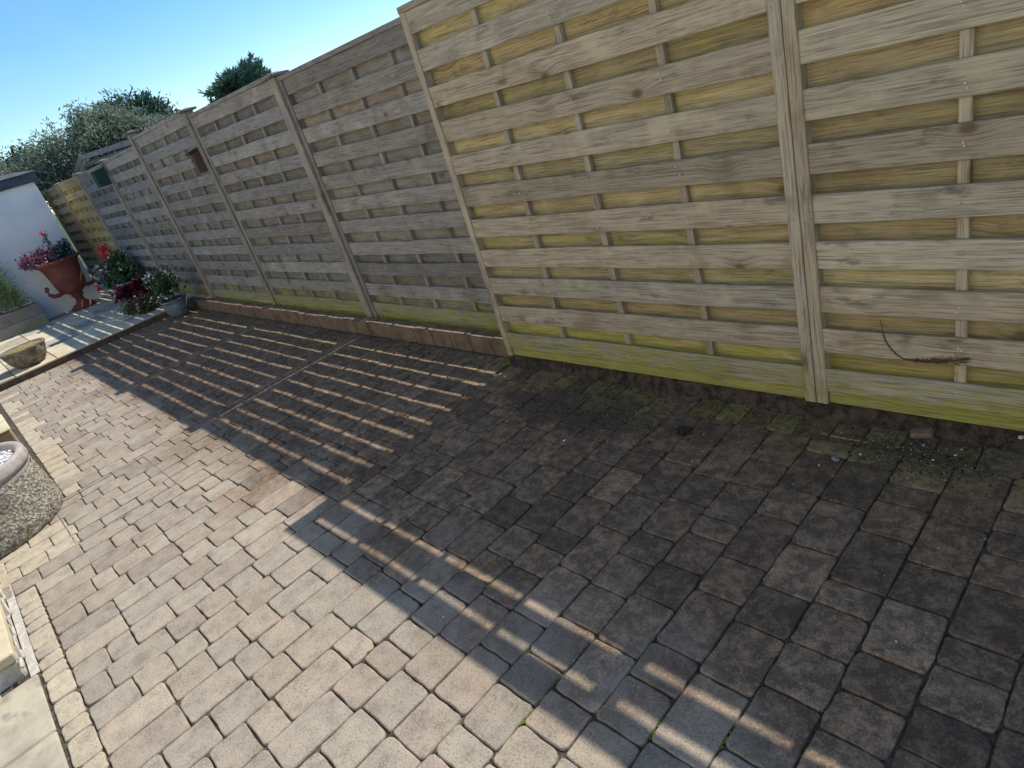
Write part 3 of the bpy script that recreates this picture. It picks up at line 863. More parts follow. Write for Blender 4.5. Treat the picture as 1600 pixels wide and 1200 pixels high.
# ------------------------------------------------------------------ outbuilding with the white wall
WX = -11.92
ob = thing('outbuilding', 'white rendered outbuilding wall with a dark roof edge at the far left', 'outbuilding', (WX, -2.5, 0))
box('wall', -3.0, 0.0, -3.0, 2.36, -0.05, 2.075, M_render, ob, 0.004)
box('fascia', -3.0, 0.06, -3.1, 2.42, 2.077, 2.20, M_fascia, ob, 0.004)
bm = bmesh.new()
v = [bm.verts.new(p) for p in ((0.08, -3.15, 2.202), (0.08, 2.45, 2.202), (-3.1, 2.45, 2.45), (-3.1, -3.15, 2.45), (0.08, -3.15, 2.217), (0.08, 2.45, 2.217), (-3.1, 2.45, 2.475), (-3.1, -3.15, 2.475))]
for f in ((0, 1, 2, 3), (7, 6, 5, 4), (0, 1, 5, 4), (1, 2, 6, 5), (2, 3, 7, 6), (3, 0, 4, 7)): bm.faces.new([v[i] for i in f])
link('roof', bm_mesh(bm, 'roof'), M_slate, ob)
# the house whose wall is behind the photographer
house = thing('house', 'cream rendered house wall with windows facing the fence', 'house', (0, -4.7, 0))
box('wall', -9.0, 6.0, -0.3, 0.0, -0.05, 5.0, M_house, house, 0.004)
for wx in (-6.0, -1.0, 3.2):
    f = box('window', wx - .75, wx + .75, -0.02, 0.03, 0.9, 2.1, M_render, house, 0.004)
    g_ = box('pane', -.68, .68, 0.02, 0.034, -.53, .53, M_glass, f, 0.002)

# ------------------------------------------------------------------ timber frame of the neighbour's lean-to beyond the fence
lt = thing('neighbour_frame', 'old grey timber frame standing just beyond the fence under the big shrub', 'timber frame', (-9.2, 0.75, 0))
def beam(nm, a, b_, w, h, par, col=(0.25, 0.24, 0.235, 0), m=None):
    a = Vector(a); b_ = Vector(b_); d = b_ - a
    me = box_mesh(nm, -d.length / 2, d.length / 2, -w / 2, w / 2, -h / 2, h / 2, .003)
    o = link(nm, me, m or M_wood, par, (a + b_) / 2, color=col)
    o.rotation_euler = d.to_track_quat('X', 'Z').to_euler()
    return o
def lp(u, v, y=0.75): return on_plane_y(u, v, y) - lt.location
beam('top_beam', lp(126, 247), lp(206, 221), .06, .07, lt)
beam('mid_board', lp(133, 258), lp(206, 233), .03, .06, lt, (0.2, 0.19, 0.185, 0))
beam('post', lp(127, 245), lp(118, 275, .75), .06, .06, lt)
beam('post', lp(135, 250), lp(124, 278, .75), .05, .05, lt)
a = lp(127, 262)
beam('post', (a.x - .1, 0.02, -0.06), (a.x - .1, 0.02, a.z), .07, .07, lt)
a = lp(204, 240)
beam('post', (a.x, 0.02, -0.06), (a.x, 0.02, a.z), .07, .07, lt)

# ------------------------------------------------------------------ foliage
def leaves(rr, pts, n, size, spread, aspect=0.4, up=0.3, tone_bias=None):
    """n leaves scattered about each clump centre; returns v, f, tones"""
    v, f, t = [], [], []
    for c, ct in pts:
        for _ in range(n):
            p = Vector(c) + Vector((rr.gauss(0, spread), rr.gauss(0, spread), rr.gauss(0, spread)))
            d = Vector((rr.gauss(0, 1), rr.gauss(0, 1), rr.gauss(up, 1))).normalized()
            s = d.cross(Vector((rr.gauss(0, 1), rr.gauss(0, 1), rr.gauss(0, 1)))).normalized()
            L = size * rr.uniform(.6, 1.35); W = L * aspect
            b0 = len(v)
            nrm = d.cross(s) * (L * .08)
            v += [tuple(p), tuple(p + d * L * .5 + s * W * .5 + nrm), tuple(p + d * L), tuple(p + d * L * .5 - s * W * .5 + nrm)]
            f += [(b0, b0 + 1, b0 + 2, b0 + 3)]
            q = max(0, min(1, ct + rr.gauss(0, .22)))
            t.append((q, q, q, 1))
    return v, f, t

def leaf_obj(name, data, m, parent=None):
    v, f, t = data
    o = link(name, toned_mesh(name, v, f, t, m), None, parent)
    return o

def clumps(rr, blobs, n, shell=0.55):
    pts = []
    for _ in range(n):
        c, r = rr.choice(blobs) if not isinstance(blobs[0][1], float) or True else None
        d = Vector((rr.gauss(0, 1), rr.gauss(0, 1), rr.gauss(0, 1))).normalized()
        k = rr.uniform(shell, 1.0)
        rv = r if isinstance(r, tuple) else (r, r, r)
        pts.append((Vector(c) + Vector((d.x * rv[0], d.y * rv[1], d.z * rv[2])) * k, rr.uniform(.15, .85)))
    return pts

def tree(name, label, cat, base, blobs, n, per, size, spread, m, trunk_r, seed, aspect=.4, sprigs=0, group=None):
    rr = random.Random(seed)
    t = thing(name, label, cat, base, 0, group)
    pts = clumps(rr, blobs, n)
    b = Vector(base)
    bm = bmesh.new()
    top = sum((Vector(c) for c, r in blobs), Vector()) / len(blobs) - b
    tube_into(bm, [(0, 0, -.05), top * .3, top * .65, top], [trunk_r, trunk_r * .8, trunk_r * .55, trunk_r * .3], 8)
    link('trunk', bm_mesh(bm, 'trunk', True), M_bark, t)
    bm = bmesh.new()
    for c, ct in pts[::3]:
        e = c - b; s0 = top * rr.uniform(.35, .9)
        midp = s0.lerp(e, .5) + Vector((rr.gauss(0, .05), rr.gauss(0, .05), .03))
        tube_into(bm, [s0, midp, e], [trunk_r * .22, trunk_r * .12, .003], 4, False)
    extra = []
    for _ in range(sprigs):
        c, ct = rr.choice(pts)
        d = (c - b - top).normalized() + Vector((rr.gauss(0, .3), rr.gauss(0, .3), .6)); d.normalize()
        L = rr.uniform(.15, .42)
        e = c - b
        tube_into(bm, [e, e + d * L * .5, e + d * L + Vector((0, 0, .03))], [.006, .004, .002], 4, False)
        for q in range(5): extra.append((c + d * L * (.25 + q * .18), rr.uniform(.2, .9)))
    link('limbs', bm_mesh(bm, 'limbs'), M_bark, t)
    v, f, tt = leaves(rr, [(p - b, ct) for p, ct in pts], per, size, spread, aspect)
    v2, f2, t2 = leaves(rr, [(p - b, ct) for p, ct in extra], 6, size * .9, spread * .25, aspect)
    k = len(v)
    leaf_obj('crown', (v + v2, f + [tuple(i + k for i in q) for q in f2], tt + t2), m, t)
    return t

def at(u, v, dist):
    d = (RIGHT * ((u - 800) / 1009.79) + DOWN * ((v - 600) / 1009.79) + FWD)
    d.normalize()
    return CAM + d * dist
# the big silvery shrub behind the fence
D = 15.5
sb = []
for u, v, r in ((20, 292, .35), (60, 280, .5), (95, 258, .7), (130, 235, .8), (160, 215, .75), (185, 225, .85), (215, 225, .7), (120, 262, .8), (165, 250, .9), (75, 290, .7), (205, 250, .8), (240, 212, .35), (150, 198, .4), (190, 200, .45)):
    sb.append((at(u, v, D), (r * .8, r * .9, r * .62)))
c0 = at(135, 255, D)
tree('silvery_shrub', 'large silvery green shrub spilling over the far end of the fence', 'shrub', (c0.x, c0.y, -0.06), sb, 640, 44, 0.085, 0.12, L_silver, 0.12, 31, .30, 210)
D = 22
sb = [(at(u, v, D), (r, r, r * .7)) for u, v, r in ((190, 186, .6), (215, 178, .65), (208, 190, .8), (238, 190, .55), (225, 200, .7), (252, 184, .25), (180, 200, .6), (240, 178, .22))]
c0 = at(212, 195, D)
tree('dark_pine', 'dark green pine tree rising behind the silvery shrub', 'tree', (c0.x, c0.y, -0.06), sb, 260, 34, 0.16, 0.13, L_dark, 0.2, 32, .3, 40)
# conifer above the fence: fans of upswept sprays
D = 24
con_base = at(375, 140, D)
cf = thing('cypress', 'dark blue green cypress top showing above the middle of the fence', 'tree', (con_base.x, con_base.y, -0.06))
rr = random.Random(77)
pts = []; bm = bmesh.new()
cx_, cy_ = con_base.x, con_base.y
v, f, tt = [], [], []
for i in range(150):
    u0 = rr.uniform(345, 405); v0 = rr.uniform(125, 175)
    k = rr.random()
    u1 = 318 + 106 * k; v1 = 93 + 58 * abs((u1 - 392) / 74) ** 1.2 + rr.uniform(-6, 10)
    if u1 > 400: v1 = 95 + (u1 - 400) * 1.1 + rr.uniform(-3, 8)
    q_ = rr.uniform(.45, 1.0)
    a = at(u0, v0, D + rr.uniform(-.8, .8)); b_ = at(u0 + (u1 - u0) * q_, v0 + (v1 - v0) * q_, D + rr.uniform(-1.0, .6))
    off = cf.location
    tube_into(bm, [a - off, b_ - off], [.012, .004], 4, False)
    cpts = [((a.lerp(b_, s_ / 9) - off), .2 + .6 * s_ / 9) for s_ in range(2, 10)]
    d0 = (b_ - a).normalized()
    for c, ct in cpts:
        for _ in range(10):
            d = (d0 + Vector((rr.gauss(0, .55), rr.gauss(0, .55), rr.gauss(.15, .5)))).normalized()
            s = d.cross(Vector((rr.gauss(0, 1), rr.gauss(0, 1), rr.gauss(0, 1)))).normalized()
            L = rr.uniform(.10, .26); p = c + d * rr.uniform(0, .06); W = .022
            n0 = len(v)
            v += [tuple(p), tuple(p + d * L * .5 + s * W), tuple(p + d * L), tuple(p + d * L * .5 - s * W)]; f.append((n0, n0 + 1, n0 + 2, n0 + 3))
            q = max(0, min(1, ct + rr.gauss(0, .2))); tt.append((q, q, q, 1))
leaf_obj('crown', (v, f, tt), L_dark, cf)
link('limbs', bm_mesh(bm, 'limbs'), M_bark, cf)
bm = bmesh.new(); top_ = at(378, 150, D) - cf.location
tube_into(bm, [(0, 0, -.05), (0, 0, top_.z * .6), top_], [.22, .16, .07], 8)
link('trunk', bm_mesh(bm, 'trunk', True), M_bark, cf)
# low greenery above the outbuilding roof
D = 19
sb = [(at(u, v, D), (r, r, r * .6)) for u, v, r in ((-20, 280, .5), (5, 277, .35), (25, 262, .4), (45, 258, .4), (-5, 284, .5))]
c0 = at(10, 280, D)
tree('dark_shrub', 'dark green shrub just showing over the outbuilding roof', 'shrub', (c0.x, c0.y, -0.06), sb, 110, 28, 0.10, 0.12, L_mid, 0.08, 35, .35, 20)

# ------------------------------------------------------------------ pots and plants at the far end
PZ = 0.090
# terracotta urn
urn = thing('terracotta_urn', 'large terracotta urn on a pedestal foot with scroll handles, against the white wall', 'urn', (WX + 0.36, -0.50, PZ))
bm = bmesh.new()
prof = [(.19, 0), (.19, .035), (.165, .05), (.15, .07), (.09, .10), (.065, .14), (.06, .18), (.075, .205), (.10, .22), (.08, .24), (.10, .265), (.16, .30), (.205, .35), (.225, .42), (.23, .50), (.245, .60), (.265, .70), (.29, .765), (.335, .79), (.345, .805), (.335, .825), (.30, .825), (.285, .80), (.27, .77)]
lathe_into(bm, prof, 40)
link('bowl', bm_mesh(bm, 'bowl', True), M_terra, urn)
for s in (-1, 1):
    bm = bmesh.new()
    pts_ = [(0, s * .16, .33), (0, s * .23, .31), (0, s * .30, .32), (0, s * .345, .365), (0, s * .355, .42), (0, s * .335, .465), (0, s * .31, .47)]
    tube_into(bm, pts_, [.03, .032, .032, .03, .028, .032, .022], 8)
    link('handle', bm_mesh(bm, 'handle', True), M_terra, urn)
bm = bmesh.new(); lathe_into(bm, [(.001, .76), (.272, .765), (.27, .785), (.001, .79)], 24)
link('compost', bm_mesh(bm, 'compost'), M_soil, urn)
def plant(name, label, cat, loc, parts, group=None):
    t = thing(name, label, cat, loc, 0, group)
    for nm, data, m in parts: leaf_obj(nm, data, m, t)['kind'] = 'stuff'
    return t
def blob_pts(rr, blobs, n, shell=.2): return clumps(rr, blobs, n, shell)
rr = random.Random(51)
ub = Vector((WX + 0.36, -0.50, PZ + .80))
def stems(name, par, segs, m=None, r=.004):
    bm = bmesh.new()
    for a, b_ in segs: tube_into(bm, [a, Vector(a).lerp(Vector(b_), .5) + Vector((0, 0, .01)), b_], [r, r * .8, r * .4], 4)
    return link(name, bm_mesh(bm, name), m or M_bark, par)
pl = plant('purple_shrub', 'purple leaved shrub growing in the terracotta urn', 'plant', ub, [
    ('foliage', leaves(rr, blob_pts(rr, [((0, -.16, .10), (.13, .14, .09)), ((0, -.27, .14), (.1, .12, .08)), ((0, -.05, .13), (.12, .13, .11)), ((0, -.40, .10), (.05, .07, .05))], 90), 12, .05, .035, .6), L_purple)])
stems('stems', pl, [((0, 0, 0), (0, -.1 - .05 * i, .1)) for i in range(6)])
sp_ = []
for sx_, sy_, h in ((0, .03, .42), (0, .17, .22), (0, .24, .24), (0.03, .10, .2)):
    for q in range(18): sp_.append((Vector((sx_, sy_, .03 + (h - .03) * q / 17)), .2 + .5 * q / 17))
pl = plant('blue_spurge', 'upright blue green spurge with a red tip at the back of the urn', 'plant', ub, [
    ('foliage', leaves(rr, sp_, 8, .055, .018, .3, .5), L_blue),
    ('flower_tip', leaves(rr, [(Vector((0, .03, .45)), .6)], 26, .03, .02, .7), L_red)])
stems('stems', pl, [((0, 0, 0), (0, .03, .42)), ((0, .1, 0), (0, .17, .22)), ((0, .15, 0), (0, .24, .24))])

# daisies in a grey trough against the wall
tr_ = thing('timber_trough', 'long grey timber planter trough at the foot of the white wall', 'planter', (WX + .24, -2.0, PZ))
for nm, a in (('front_board', (.14, .17, -.95, .95, 0, .165)), ('front_board', (.14, .17, -.95, .95, .168, .34)), ('back_board', (-.17, -.14, -.95, .95, 0, .34)), ('end_board', (-.14, .14, .92, .95, 0, .34)), ('end_board', (-.14, .14, -.95, -.92, 0, .34))):
    box(nm, *a, M_wood, tr_, .004, (0.24, 0.225, 0.21, 0))
box('compost', -.138, .138, -.918, .918, .02, .30, M_soil, tr_, 0)
rr = random.Random(52)
db = Vector((WX + .24, -1.55, PZ + .30))
blobs = [((0, y_, h * 2.5), (.13, .15, .36)) for y_, h in ((.22, .22), (.05, .30), (-.15, .34), (-.4, .36), (-.65, .36), (.28, .08), (.1, .12), (-.3, .15))]
dais = plant('pink_daisies', 'feathery green daisy bush with pink flowers in the timber trough', 'plant', db, [
    ('foliage', leaves(rr, blob_pts(rr, blobs, 560), 18, .05, .05, .16, .6), L_green)])
fl = [(Vector((.05 + rr.uniform(0, .1), y_, z_ * 2.15 - .05)), .5) for y_, z_ in ((.02, .60), (-.12, .62), (.10, .46), (-.05, .52), (.24, .50), (.16, .36), (-.25, .58), (-.4, .6), (.2, .42))]
leaf_obj('flower_heads', leaves(rr, fl, 30, .032, .014, .6), L_pink, dais)
stems('stems', dais, [((0, c.y * .5, 0), c) for c, _ in fl], r=.003)

# white trough with geraniums
wt = thing('white_trough', 'pale rectangular trough holding geraniums in the far corner by the fence', 'planter', (-10.35, 0.00, PZ))
box('trough_body', -.55, .55, -.14, .14, 0, .25, M_whitepot, wt, .01)
box('trough_rim', -.57, .57, -.16, .16, .2505, .285, M_whitepot, wt, .01)
rr = random.Random(53)
gb = Vector((-10.35, 0.0, PZ + .28))
g1 = plant('grey_leaved_geranium', 'grey leaved plant with pale flowers at the left end of the white trough', 'plant', gb, [
    ('foliage', leaves(rr, blob_pts(rr, [((-.5, 0, .12), (.25, .16, .17)), ((-.8, -.05, .12), (.22, .16, .14)), ((-.25, -.06, .10), (.2, .14, .14))], 110), 14, .055, .04, .7), L_grey),
    ('flower_heads', leaves(rr, [(Vector((-.95, -.15, .13)), .5), (Vector((-.75, -.2, .10)), .5), (Vector((-.55, -.15, .28)), .5), (Vector((-.3, -.16, .2)), .5)], 16, .035, .02, .8), L_white)])
g2 = plant('red_geranium', 'dark green geranium with a bright red flower head in the white trough', 'plant', gb, [
    ('foliage', leaves(rr, blob_pts(rr, [((.05, 0, .22), (.26, .16, .22)), ((.3, -.02, .15), (.22, .15, .18)), ((.1, -.08, .05), (.3, .14, .12))], 150), 14, .06, .045, .7), L_mid),
    ('flower_petals', leaves(rr, [(Vector((-.05, -.04, .52)), .6), (Vector((-.02, -.05, .50)), .5)], 40, .04, .035, .8), L_red),
    ('white_flowers', leaves(rr, blob_pts(rr, [((.2, -.1, .25), (.25, .1, .18))], 16, .8), 4, .022, .012, .8), L_white)])
leaf_obj('low_flower', leaves(rr, [(Vector((-.78, -.25, -.05)), .5)], 30, .04, .022, .8), L_red, g2)
leaf_obj('back_flower', leaves(rr, [(Vector((-.48, -.02, .36)), .3)], 30, .04, .03, .8), L_red, g2)
# wine red heucheras in brown pots
for i, (u, v) in enumerate(((203, 466), (222, 460), (236, 452))):
    p = on_plane_z(u, v - 4, .22)
    p.z = PZ
    pt = thing('plant_pot', ['brown pot of wine red heuchera, left one of the three dark red plants', 'brown pot of wine red heuchera, middle one of the three dark red plants', 'brown pot of wine red heuchera, right one of the three dark red plants'][i], 'plant pot', p, 0, 'pots of wine red heuchera')
    bm = bmesh.new(); lathe_into(bm, [(.07, 0), (.095, .12), (.105, .12), (.105, .14), (.085, .14), (.08, .12)], 20)
    link('pot', bm_mesh(bm, 'pot', True), M_brownbox, pt)
    plant('heuchera', ['wine red heuchera at the left of the row beside the patio step', 'wine red heuchera in the middle of the row beside the patio step', 'wine red heuchera at the right of the row, nearest the grey pot'][i], 'plant', p + Vector((0, 0, .13)), [
        ('foliage', leaves(rr, blob_pts(rr, [((0, 0, .05), (.16, .15, .10))], 50), 12, .06, .03, .9), L_wine),
        ('flower_spikes', leaves(rr, [(Vector((rr.uniform(-.1, .1), -.12, .12 + .03 * q)), .4) for q in range(3)], 5, .03, .015, .6), L_red)], 'wine red heucheras')
# bronze low plant on the patio edge
p = on_plane_z(222, 484, PZ); p.z = PZ
plant('bronze_ground_plant', 'low bronze green trailing plant with tiny pale flowers on the patio beside the grey pot', 'plant', p, [
    ('foliage', leaves(rr, blob_pts(rr, [((0, 0, .06), (.45, .22, .09)), ((.3, .02, .08), (.2, .15, .12))], 130), 14, .05, .035, .5), L_brown),
    ('flower_heads', leaves(rr, blob_pts(rr, [((0.1, 0, .12), (.45, .2, .09))], 18, .8), 4, .02, .01, .8), L_white)])
# grey pot with white flowers
p = on_plane_z(268, 499, 0.0)
gp_ = thing('grey_pot', 'round blue grey glazed pot on the paving at the end of the brick kerb', 'plant pot', (p.x + .02, p.y + .13, 0))
gp_.scale = (.78, .78, .85)
bm = bmesh.new(); lathe_into(bm, [(.12, 0), (.155, .04), (.19, .12), (.20, .19), (.185, .235), (.20, .245), (.205, .265), (.18, .27), (.17, .25)], 32)
link('pot', bm_mesh(bm, 'pot', True), M_greypot, gp_)
bm = bmesh.new(); lathe_into(bm, [(.001, .24), (.172, .24), (.172, .25), (.001, .252)], 20)
link('compost', bm_mesh(bm, 'compost'), M_soil, gp_)
gw = plant('white_flowered_plant', 'airy green plant with small white flowers growing in the grey pot', 'plant', gp_.location + Vector((0, 0, .25)), [
    ('foliage', leaves(rr, blob_pts(rr, [((0, 0, .12), (.2, .18, .13)), ((-.22, -.03, .15), (.2, .15, .16)), ((.1, .0, .22), (.2, .15, .14))], 130), 10, .05, .045, .45), L_mid),
    ('flower_heads', leaves(rr, blob_pts(rr, [((-.05, 0, .2), (.36, .2, .2))], 40, .75), 5, .024, .012, .8), L_white)])
stems('stems', gw, [((0, 0, 0), (rr.uniform(-.3, .3), rr.uniform(-.15, .1), rr.uniform(.2, .4))) for i in range(14)], r=.003)
# low stone bowl with dry moss
p = on_plane_z(50, 571, PZ)
bw = thing('stone_bowl', 'low round stone bowl with carved face handle standing on the sunlit patio', 'bowl', (p.x - .10, p.y + .02, PZ))
bm = bmesh.new(); lathe_into(bm, [(.13, 0), (.16, .02), (.20, .08), (.225, .15), (.235, .19), (.25, .20), (.25, .225), (.22, .225), (.21, .19)], 36, .03)
link('bowl', bm_mesh(bm, 'bowl', True), M_stonedk, bw)
bm = bmesh.new()
bmesh.ops.create_icosphere(bm, subdivisions=3, radius=.05, matrix=Matrix.Translation((.19, .12, .15)) @ Matrix.Diagonal((.8, 1, 1.3, 1)))
for v_ in bm.verts: v_.co += v_.normal * noise.noise(v_.co * 40) * .014
link('carved_handle', bm_mesh(bm, 'carved_handle', True), M_stonedk, bw)
mo_ = []
bm = bmesh.new(); lathe_into(bm, [(.001, .19), (.21, .19), (.205, .205), (.15, .222), (.001, .23)], 30, .03)
for v_ in bm.verts: v_.co.z += noise.noise(v_.co * 30) * .01
tag(link('dry_moss', bm_mesh(bm, 'dry_moss', True), M_mossdry, None, bw.location), 'yellow brown dry moss filling the low stone bowl', 'moss')

# ------------------------------------------------------------------ the big stone tub at the left edge
tub = thing('stone_tub', 'big rough hewn stone tub with a smooth rim at the left edge', 'stone tub', (-3.78, -2.64, 0))
bm = bmesh.new()
n = 96
prof = [(.41, 0), (.42, .02), (.425, .08), (.42, .14), (.415, .20), (.41, .26), (.405, .30), (.40, .325)]
rings = []
for i, (r, z) in enumerate(prof):
    for sub in range(3 if i < len(prof) - 1 else 1):
        t_ = sub / 3
        r_ = r + ((prof[i + 1][0] - r) * t_ if sub else 0); z_ = z + ((prof[i + 1][1] - z) * t_ if sub else 0)
        ring = []
        for k in range(n):
            a = 2 * pi * k / n
            cell = noise.cell_vector(Vector((a * 9 + z_ * 4, z_ * 26, 0)))
            d = .016 * (noise.noise(Vector((cos(a) * 16, sin(a) * 16, z_ * 34))) + .6 * (cell.x - .5))
            rr_ = r_ + d
            ring.append(bm.verts.new((rr_ * cos(a), rr_ * sin(a), z_)))
        rings.append(ring)
for a, b_ in zip(rings, rings[1:]):
    for k in range(n): bm.faces.new((a[k], a[(k + 1) % n], b_[(k + 1) % n], b_[k]))
bm.faces.new(rings[0][::-1])
link('hewn_body', bm_mesh(bm, 'hewn_body', True), M_hewn, tub)
bm = bmesh.new()
lathe_into(bm, [(.34, .20), (.398, .330), (.392, .345), (.408, .356), (.413, .375), (.411, .415), (.402, .425), (.375, .425), (.366, .41), (.352, .36), (.34, .33)], 72, .008)
link('rim', bm_mesh(bm, 'rim', True), M_rim, tub)
bm = bmesh.new(); r7 = random.Random(6)
for i in range(900):
    a = r7.uniform(0, 2 * pi); q = .345 * math.sqrt(r7.random())
    p = Vector((q * cos(a), q * sin(a), .378 + r7.uniform(0, .022) + .015 * (1 - q / .37)))
    s_ = r7.uniform(.008, .016)
    bmesh.ops.create_icosphere(bm, subdivisions=1, radius=s_, matrix=Matrix.Translation(p) @ Matrix.Rotation(r7.uniform(0, 6), 4, 'Z') @ Matrix.Diagonal((1, .75, .6, 1)))
tag(link('white_gravel', bm_mesh(bm, 'white_gravel'), M_whitegr, None, tub.location), 'white gravel filling the big stone tub', 'gravel', kind='stuff')
bm = bmesh.new(); lathe_into(bm, [(.001, .33), (.345, .33), (.345, .375), (.001, .385)], 30)
link('fill', bm_mesh(bm, 'fill'), M_rim, tub)

# ------------------------------------------------------------------ moss, grit, pebbles, leaves, seedling
def grains(name, label, cat, rr, n, fpos, smin, smax, m):
    v, f = [], []
    base = [(1, 0, 0), (-.5, .87, 0), (-.5, -.87, 0), (.1, .1, .9)]
    for _ in range(n):
        x_, y_, z_ = fpos(rr)
        s = rr.uniform(smin, smax) * (1 + 1.2 * (rr.random() < .08)); a = rr.uniform(0, 6.28); e = rr.uniform(.5, 1)
        b0 = len(v)
        for q in base:
            v.append((x_ + s * (q[0] * cos(a) - q[1] * e * sin(a)), y_ + s * (q[0] * sin(a) + q[1] * e * cos(a)), z_ + s * q[2] * .7 - .0005))
        f += [(b0, b0 + 1, b0 + 3), (b0 + 1, b0 + 2, b0 + 3), (b0 + 2, b0, b0 + 3), (b0, b0 + 2, b0 + 1)]
    me = bpy.data.meshes.new(name); me.from_pydata(v, [], f)
    return tag(link(name, me, m), label, cat, kind='stuff')
def gpos(rr):
    k = rr.random()
    if k < .45: x_, y_ = rr.gauss(-1.0, .33), rr.gauss(-.26, .11)
    elif k < .65: x_, y_ = rr.gauss(.33, .14), rr.gauss(-.14, .05)
    else: x_, y_ = rr.uniform(-1.8, 1.2), -.06 - abs(rr.gauss(0, .07))
    if k > .8: y_ = rr.uniform(-.05, .01)
    else: y_ = min(y_, -.02)
    return x_, y_, max(0.0, fz(x_, y_)) + .0005
grains('loose_grit', 'brown grit and crumbs of soil scattered over the blocks by the fence', 'grit', random.Random(61), 9000, gpos, .0012, .0036, M_grit)
def gpos2(rr):
    if rr.random() < .5: return rr.gauss(.33, .13), min(-.03, rr.gauss(-.13, .05)), .002
    return rr.uniform(-1.7, 1.1), rr.gauss(-.25, .22) - .05, .001
def clip2(rr):
    x_, y_, z_ = gpos2(rr); y_ = min(-.02, y_)
    return x_, y_, max(0, fz(x_, y_)) + .001
grains('pale_chips', 'tiny pale stone chips scattered by the fence foot', 'stone chips', random.Random(62), 170, clip2, .0015, .0040, M_pebble)
grains('dark_crumbs', 'dark crumbs of earth near the fence foot', 'soil crumbs', random.Random(63), 6000, gpos, .0015, .0050, M_soil)
def gpos3(rr): 
    x_ = rr.uniform(-7.8, -1.85); return x_, .09 - abs(rr.gauss(0, .12)), .001
grains('kerb_litter', 'dark crumbs and leaf litter lying along the brick kerb', 'litter', random.Random(64), 2600, gpos3, .002, .006, M_soil)

def moss_patch(label, pts, seed, m=M_moss, size=.010, n=60, zoff=-.003):
    rr = random.Random(seed); bm = bmesh.new()
    for (x_, y_, rad) in pts:
        for _ in range(n):
            a = rr.uniform(0, 6.28); q = rad * math.sqrt(rr.random())
            p = Vector((x_ + q * cos(a), y_ + q * sin(a) * .8, zoff))
            s = size * rr.uniform(.4, 1) * (1.15 - q / rad)
            bmesh.ops.create_icosphere(bm, subdivisions=1, radius=max(.002, s), matrix=Matrix.Translation(p) @ Matrix.Diagonal((1, 1, .7, 1)))
    c = sum((Vector((a, b_, 0)) for a, b_, _ in pts), Vector()) / len(pts)
    me = bm_mesh(bm, 'moss', True)
    me.transform(Matrix.Translation(-c))
    return tag(link('moss_patch', me, m, None, c), label, 'moss', kind='stuff')
p = on_plane_z(797, 567, 0)
moss_patch('bright green moss pad on the block at the left foot of the newer panel', [(p.x, p.y, .05), (p.x + .03, p.y + .01, .035)], 71, n=160, size=.011, zoff=.001)
jm = []
for u, v in ((829, 1132), (776, 1140), (718, 1183), (1095, 1140), (985, 1120), (1075, 1180), (748, 899), (627, 836), (824, 1187), (580, 1010)):
    p = on_plane_z(u, v, 0)
    # snap to the nearest course joint
    kx = round((XC0 - p.x) / PITCH); jm.append((XC0 - kx * PITCH, p.y, .009))
rj = random.Random(72); bm = bmesh.new()
for x_, y_, r_ in jm:
    for _ in range(26):
        p = Vector((x_ + rj.gauss(0, .0025), y_ + rj.gauss(0, .018), -.006))
        bmesh.ops.create_icosphere(bm, subdivisions=1, radius=rj.uniform(.002, .0042), matrix=Matrix.Translation(p))
tag(link('joint_moss', bm_mesh(bm, 'joint_moss', True), M_moss), 'small tufts of green moss in the joints of the lower blocks', 'moss', kind='stuff')

# seedling at the fence foot
p = on_plane_z(1008, 592, 0.02)
sdl = thing('seedling', 'tiny green weed seedling growing from the soil under the newer middle panel', 'weed', (p.x, p.y, .0 + max(0, fz(p.x, p.y))))
rr = random.Random(81)
leaf_obj('leaf', leaves(rr, [(Vector((0, 0, .012)), .8), (Vector((.012, 0, .016)), .8), (Vector((-.012, 0, .02)), .7)], 4, .016, .005, .6, 1.0), L_green, sdl)
stems('stem', sdl, [((0, 0, -.005), (0, 0, .018))], L_green if False else M_moss, .0012)

def pebble(name, label, cat, u, v, r, m, flat=.5, seed=0, group=None, z=0.0):
    p = on_plane_z(u, v, z); rr = random.Random(seed)
    bm = bmesh.new()
    bmesh.ops.create_icosphere(bm, subdivisions=2, radius=r, matrix=Matrix.Rotation(rr.uniform(0, 6), 4, 'Z') @ Matrix.Diagonal((1, .72, flat, 1)))
    for q in bm.verts: q.co *= 1 + .16 * noise.noise(q.co * (1.3 / r) + Vector((seed, 0, 0)))
    o = link(name, bm_mesh(bm, name, True), m, None, (p.x, p.y, z + r * flat * .8))
    zz = max(0, fz(p.x, p.y)) if p.y > -.16 and p.x > -1.8 else 0
    o.location.z = zz + r * flat * .75
    return tag(o, label, cat, group)
pebble('pebble', 'small white pebble on the dark blocks below the soil patch', 'pebble', 882, 689, .0085, M_pebble, .5, 1)
pebble('pebble', 'flat grey pebble lying by the yellowish blocks near the right panel', 'pebble', 1305, 718, .017, M_grpebble, .3, 2)
pebble('pebble', 'pale shell like chip at the right edge near the fence foot', 'pebble', 1594, 702, .011, M_pebble, .5, 3)
pebble('pebble', 'round pale chip on the soil under the right panel', 'pebble', 1467, 674, .006, M_pebble, .6, 4)
pebble('pebble', 'small white chip right of the soil patch by the right panel', 'pebble', 1493, 712, .005, M_pebble, .5, 5)
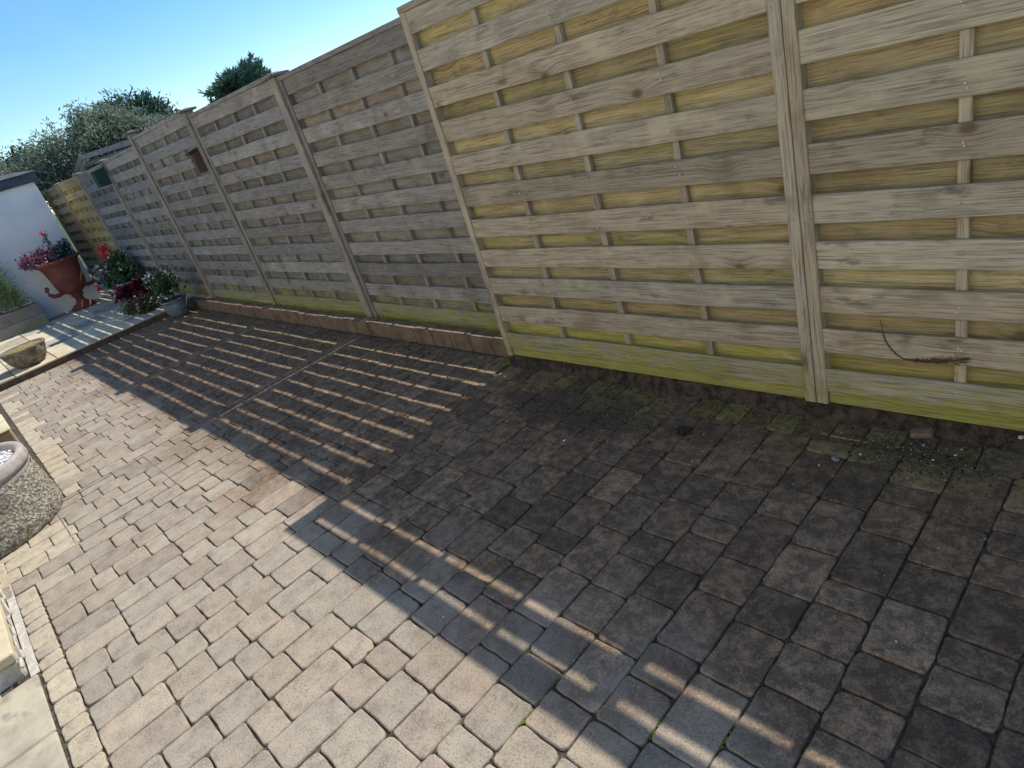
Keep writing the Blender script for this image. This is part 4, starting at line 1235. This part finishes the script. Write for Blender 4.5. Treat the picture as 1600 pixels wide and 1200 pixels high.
pebble('berry', 'small orange red berry on the blocks under the right panel', 'berry', 1401, 744, .006, M_redleaf, .9, 6)
pebble('pebble', 'tiny white chip between two dark blocks near the right edge', 'pebble', 1400, 1003, .004, M_pebble, .6, 7)
pebble('pebble', 'tiny pale chip in the shadow by the lower shadow edge', 'pebble', 693, 964, .004, M_pebble, .6, 8)
# broken brick half buried under the right panel
p = on_plane_z(1440, 680, 0)
bm = bmesh.new(); box_into(bm, -.035, .035, -.022, .022, -.012, .012, .006)
for q in bm.verts: q.co += q.co.normalized() * noise.noise(q.co * 60) * .006
tag(link('broken_brick', bm_mesh(bm, 'broken_brick'), M_brick, None, (p.x, p.y, .01), (.15, -.1, .2)), 'broken piece of red brick half buried in soil under the right panel', 'brick')

def dead_leaf(label, u, v, s, seed, m=M_redleaf):
    rr = random.Random(seed); p = on_plane_z(u, v, 0)
    bm = bmesh.new(); n_ = 5; rows = []
    for i in range(n_ + 1):
        t_ = i / n_; w = s * .38 * sin(pi * min(1, t_ * .95 + .03)); z = .25 * s * (t_ - .5) ** 2 * 2
        rows.append([bm.verts.new(((t_ - .5) * s, -w, z + .25 * w)), bm.verts.new(((t_ - .5) * s, 0, z)), bm.verts.new(((t_ - .5) * s, w, z + .3 * w))])
    for a, b_ in zip(rows, rows[1:]):
        for k in range(2): bm.faces.new((a[k], a[k + 1], b_[k + 1], b_[k]))
    bmesh.ops.solidify(bm, geom=bm.faces[:], thickness=.0006)
    return tag(link('dead_leaf', bm_mesh(bm, 'dead_leaf'), m, None, (p.x, p.y, .004), (rr.uniform(-.3, .3), rr.uniform(-.2, .2), rr.uniform(0, 6))), label, 'leaf')
dead_leaf('curled red brown leaf on the shaded blocks near the kerb end', 660, 546, .05, 1)
dead_leaf('smaller red brown leaf lying left of the curled one by the kerb', 622, 552, .035, 2)
dead_leaf('brown leaf scrap close under the brick kerb', 605, 534, .03, 3, M_root)
dead_leaf('pale dry leaf scrap on the blocks at the left foot of the newer panel', 790, 590, .025, 4, M_pebble)
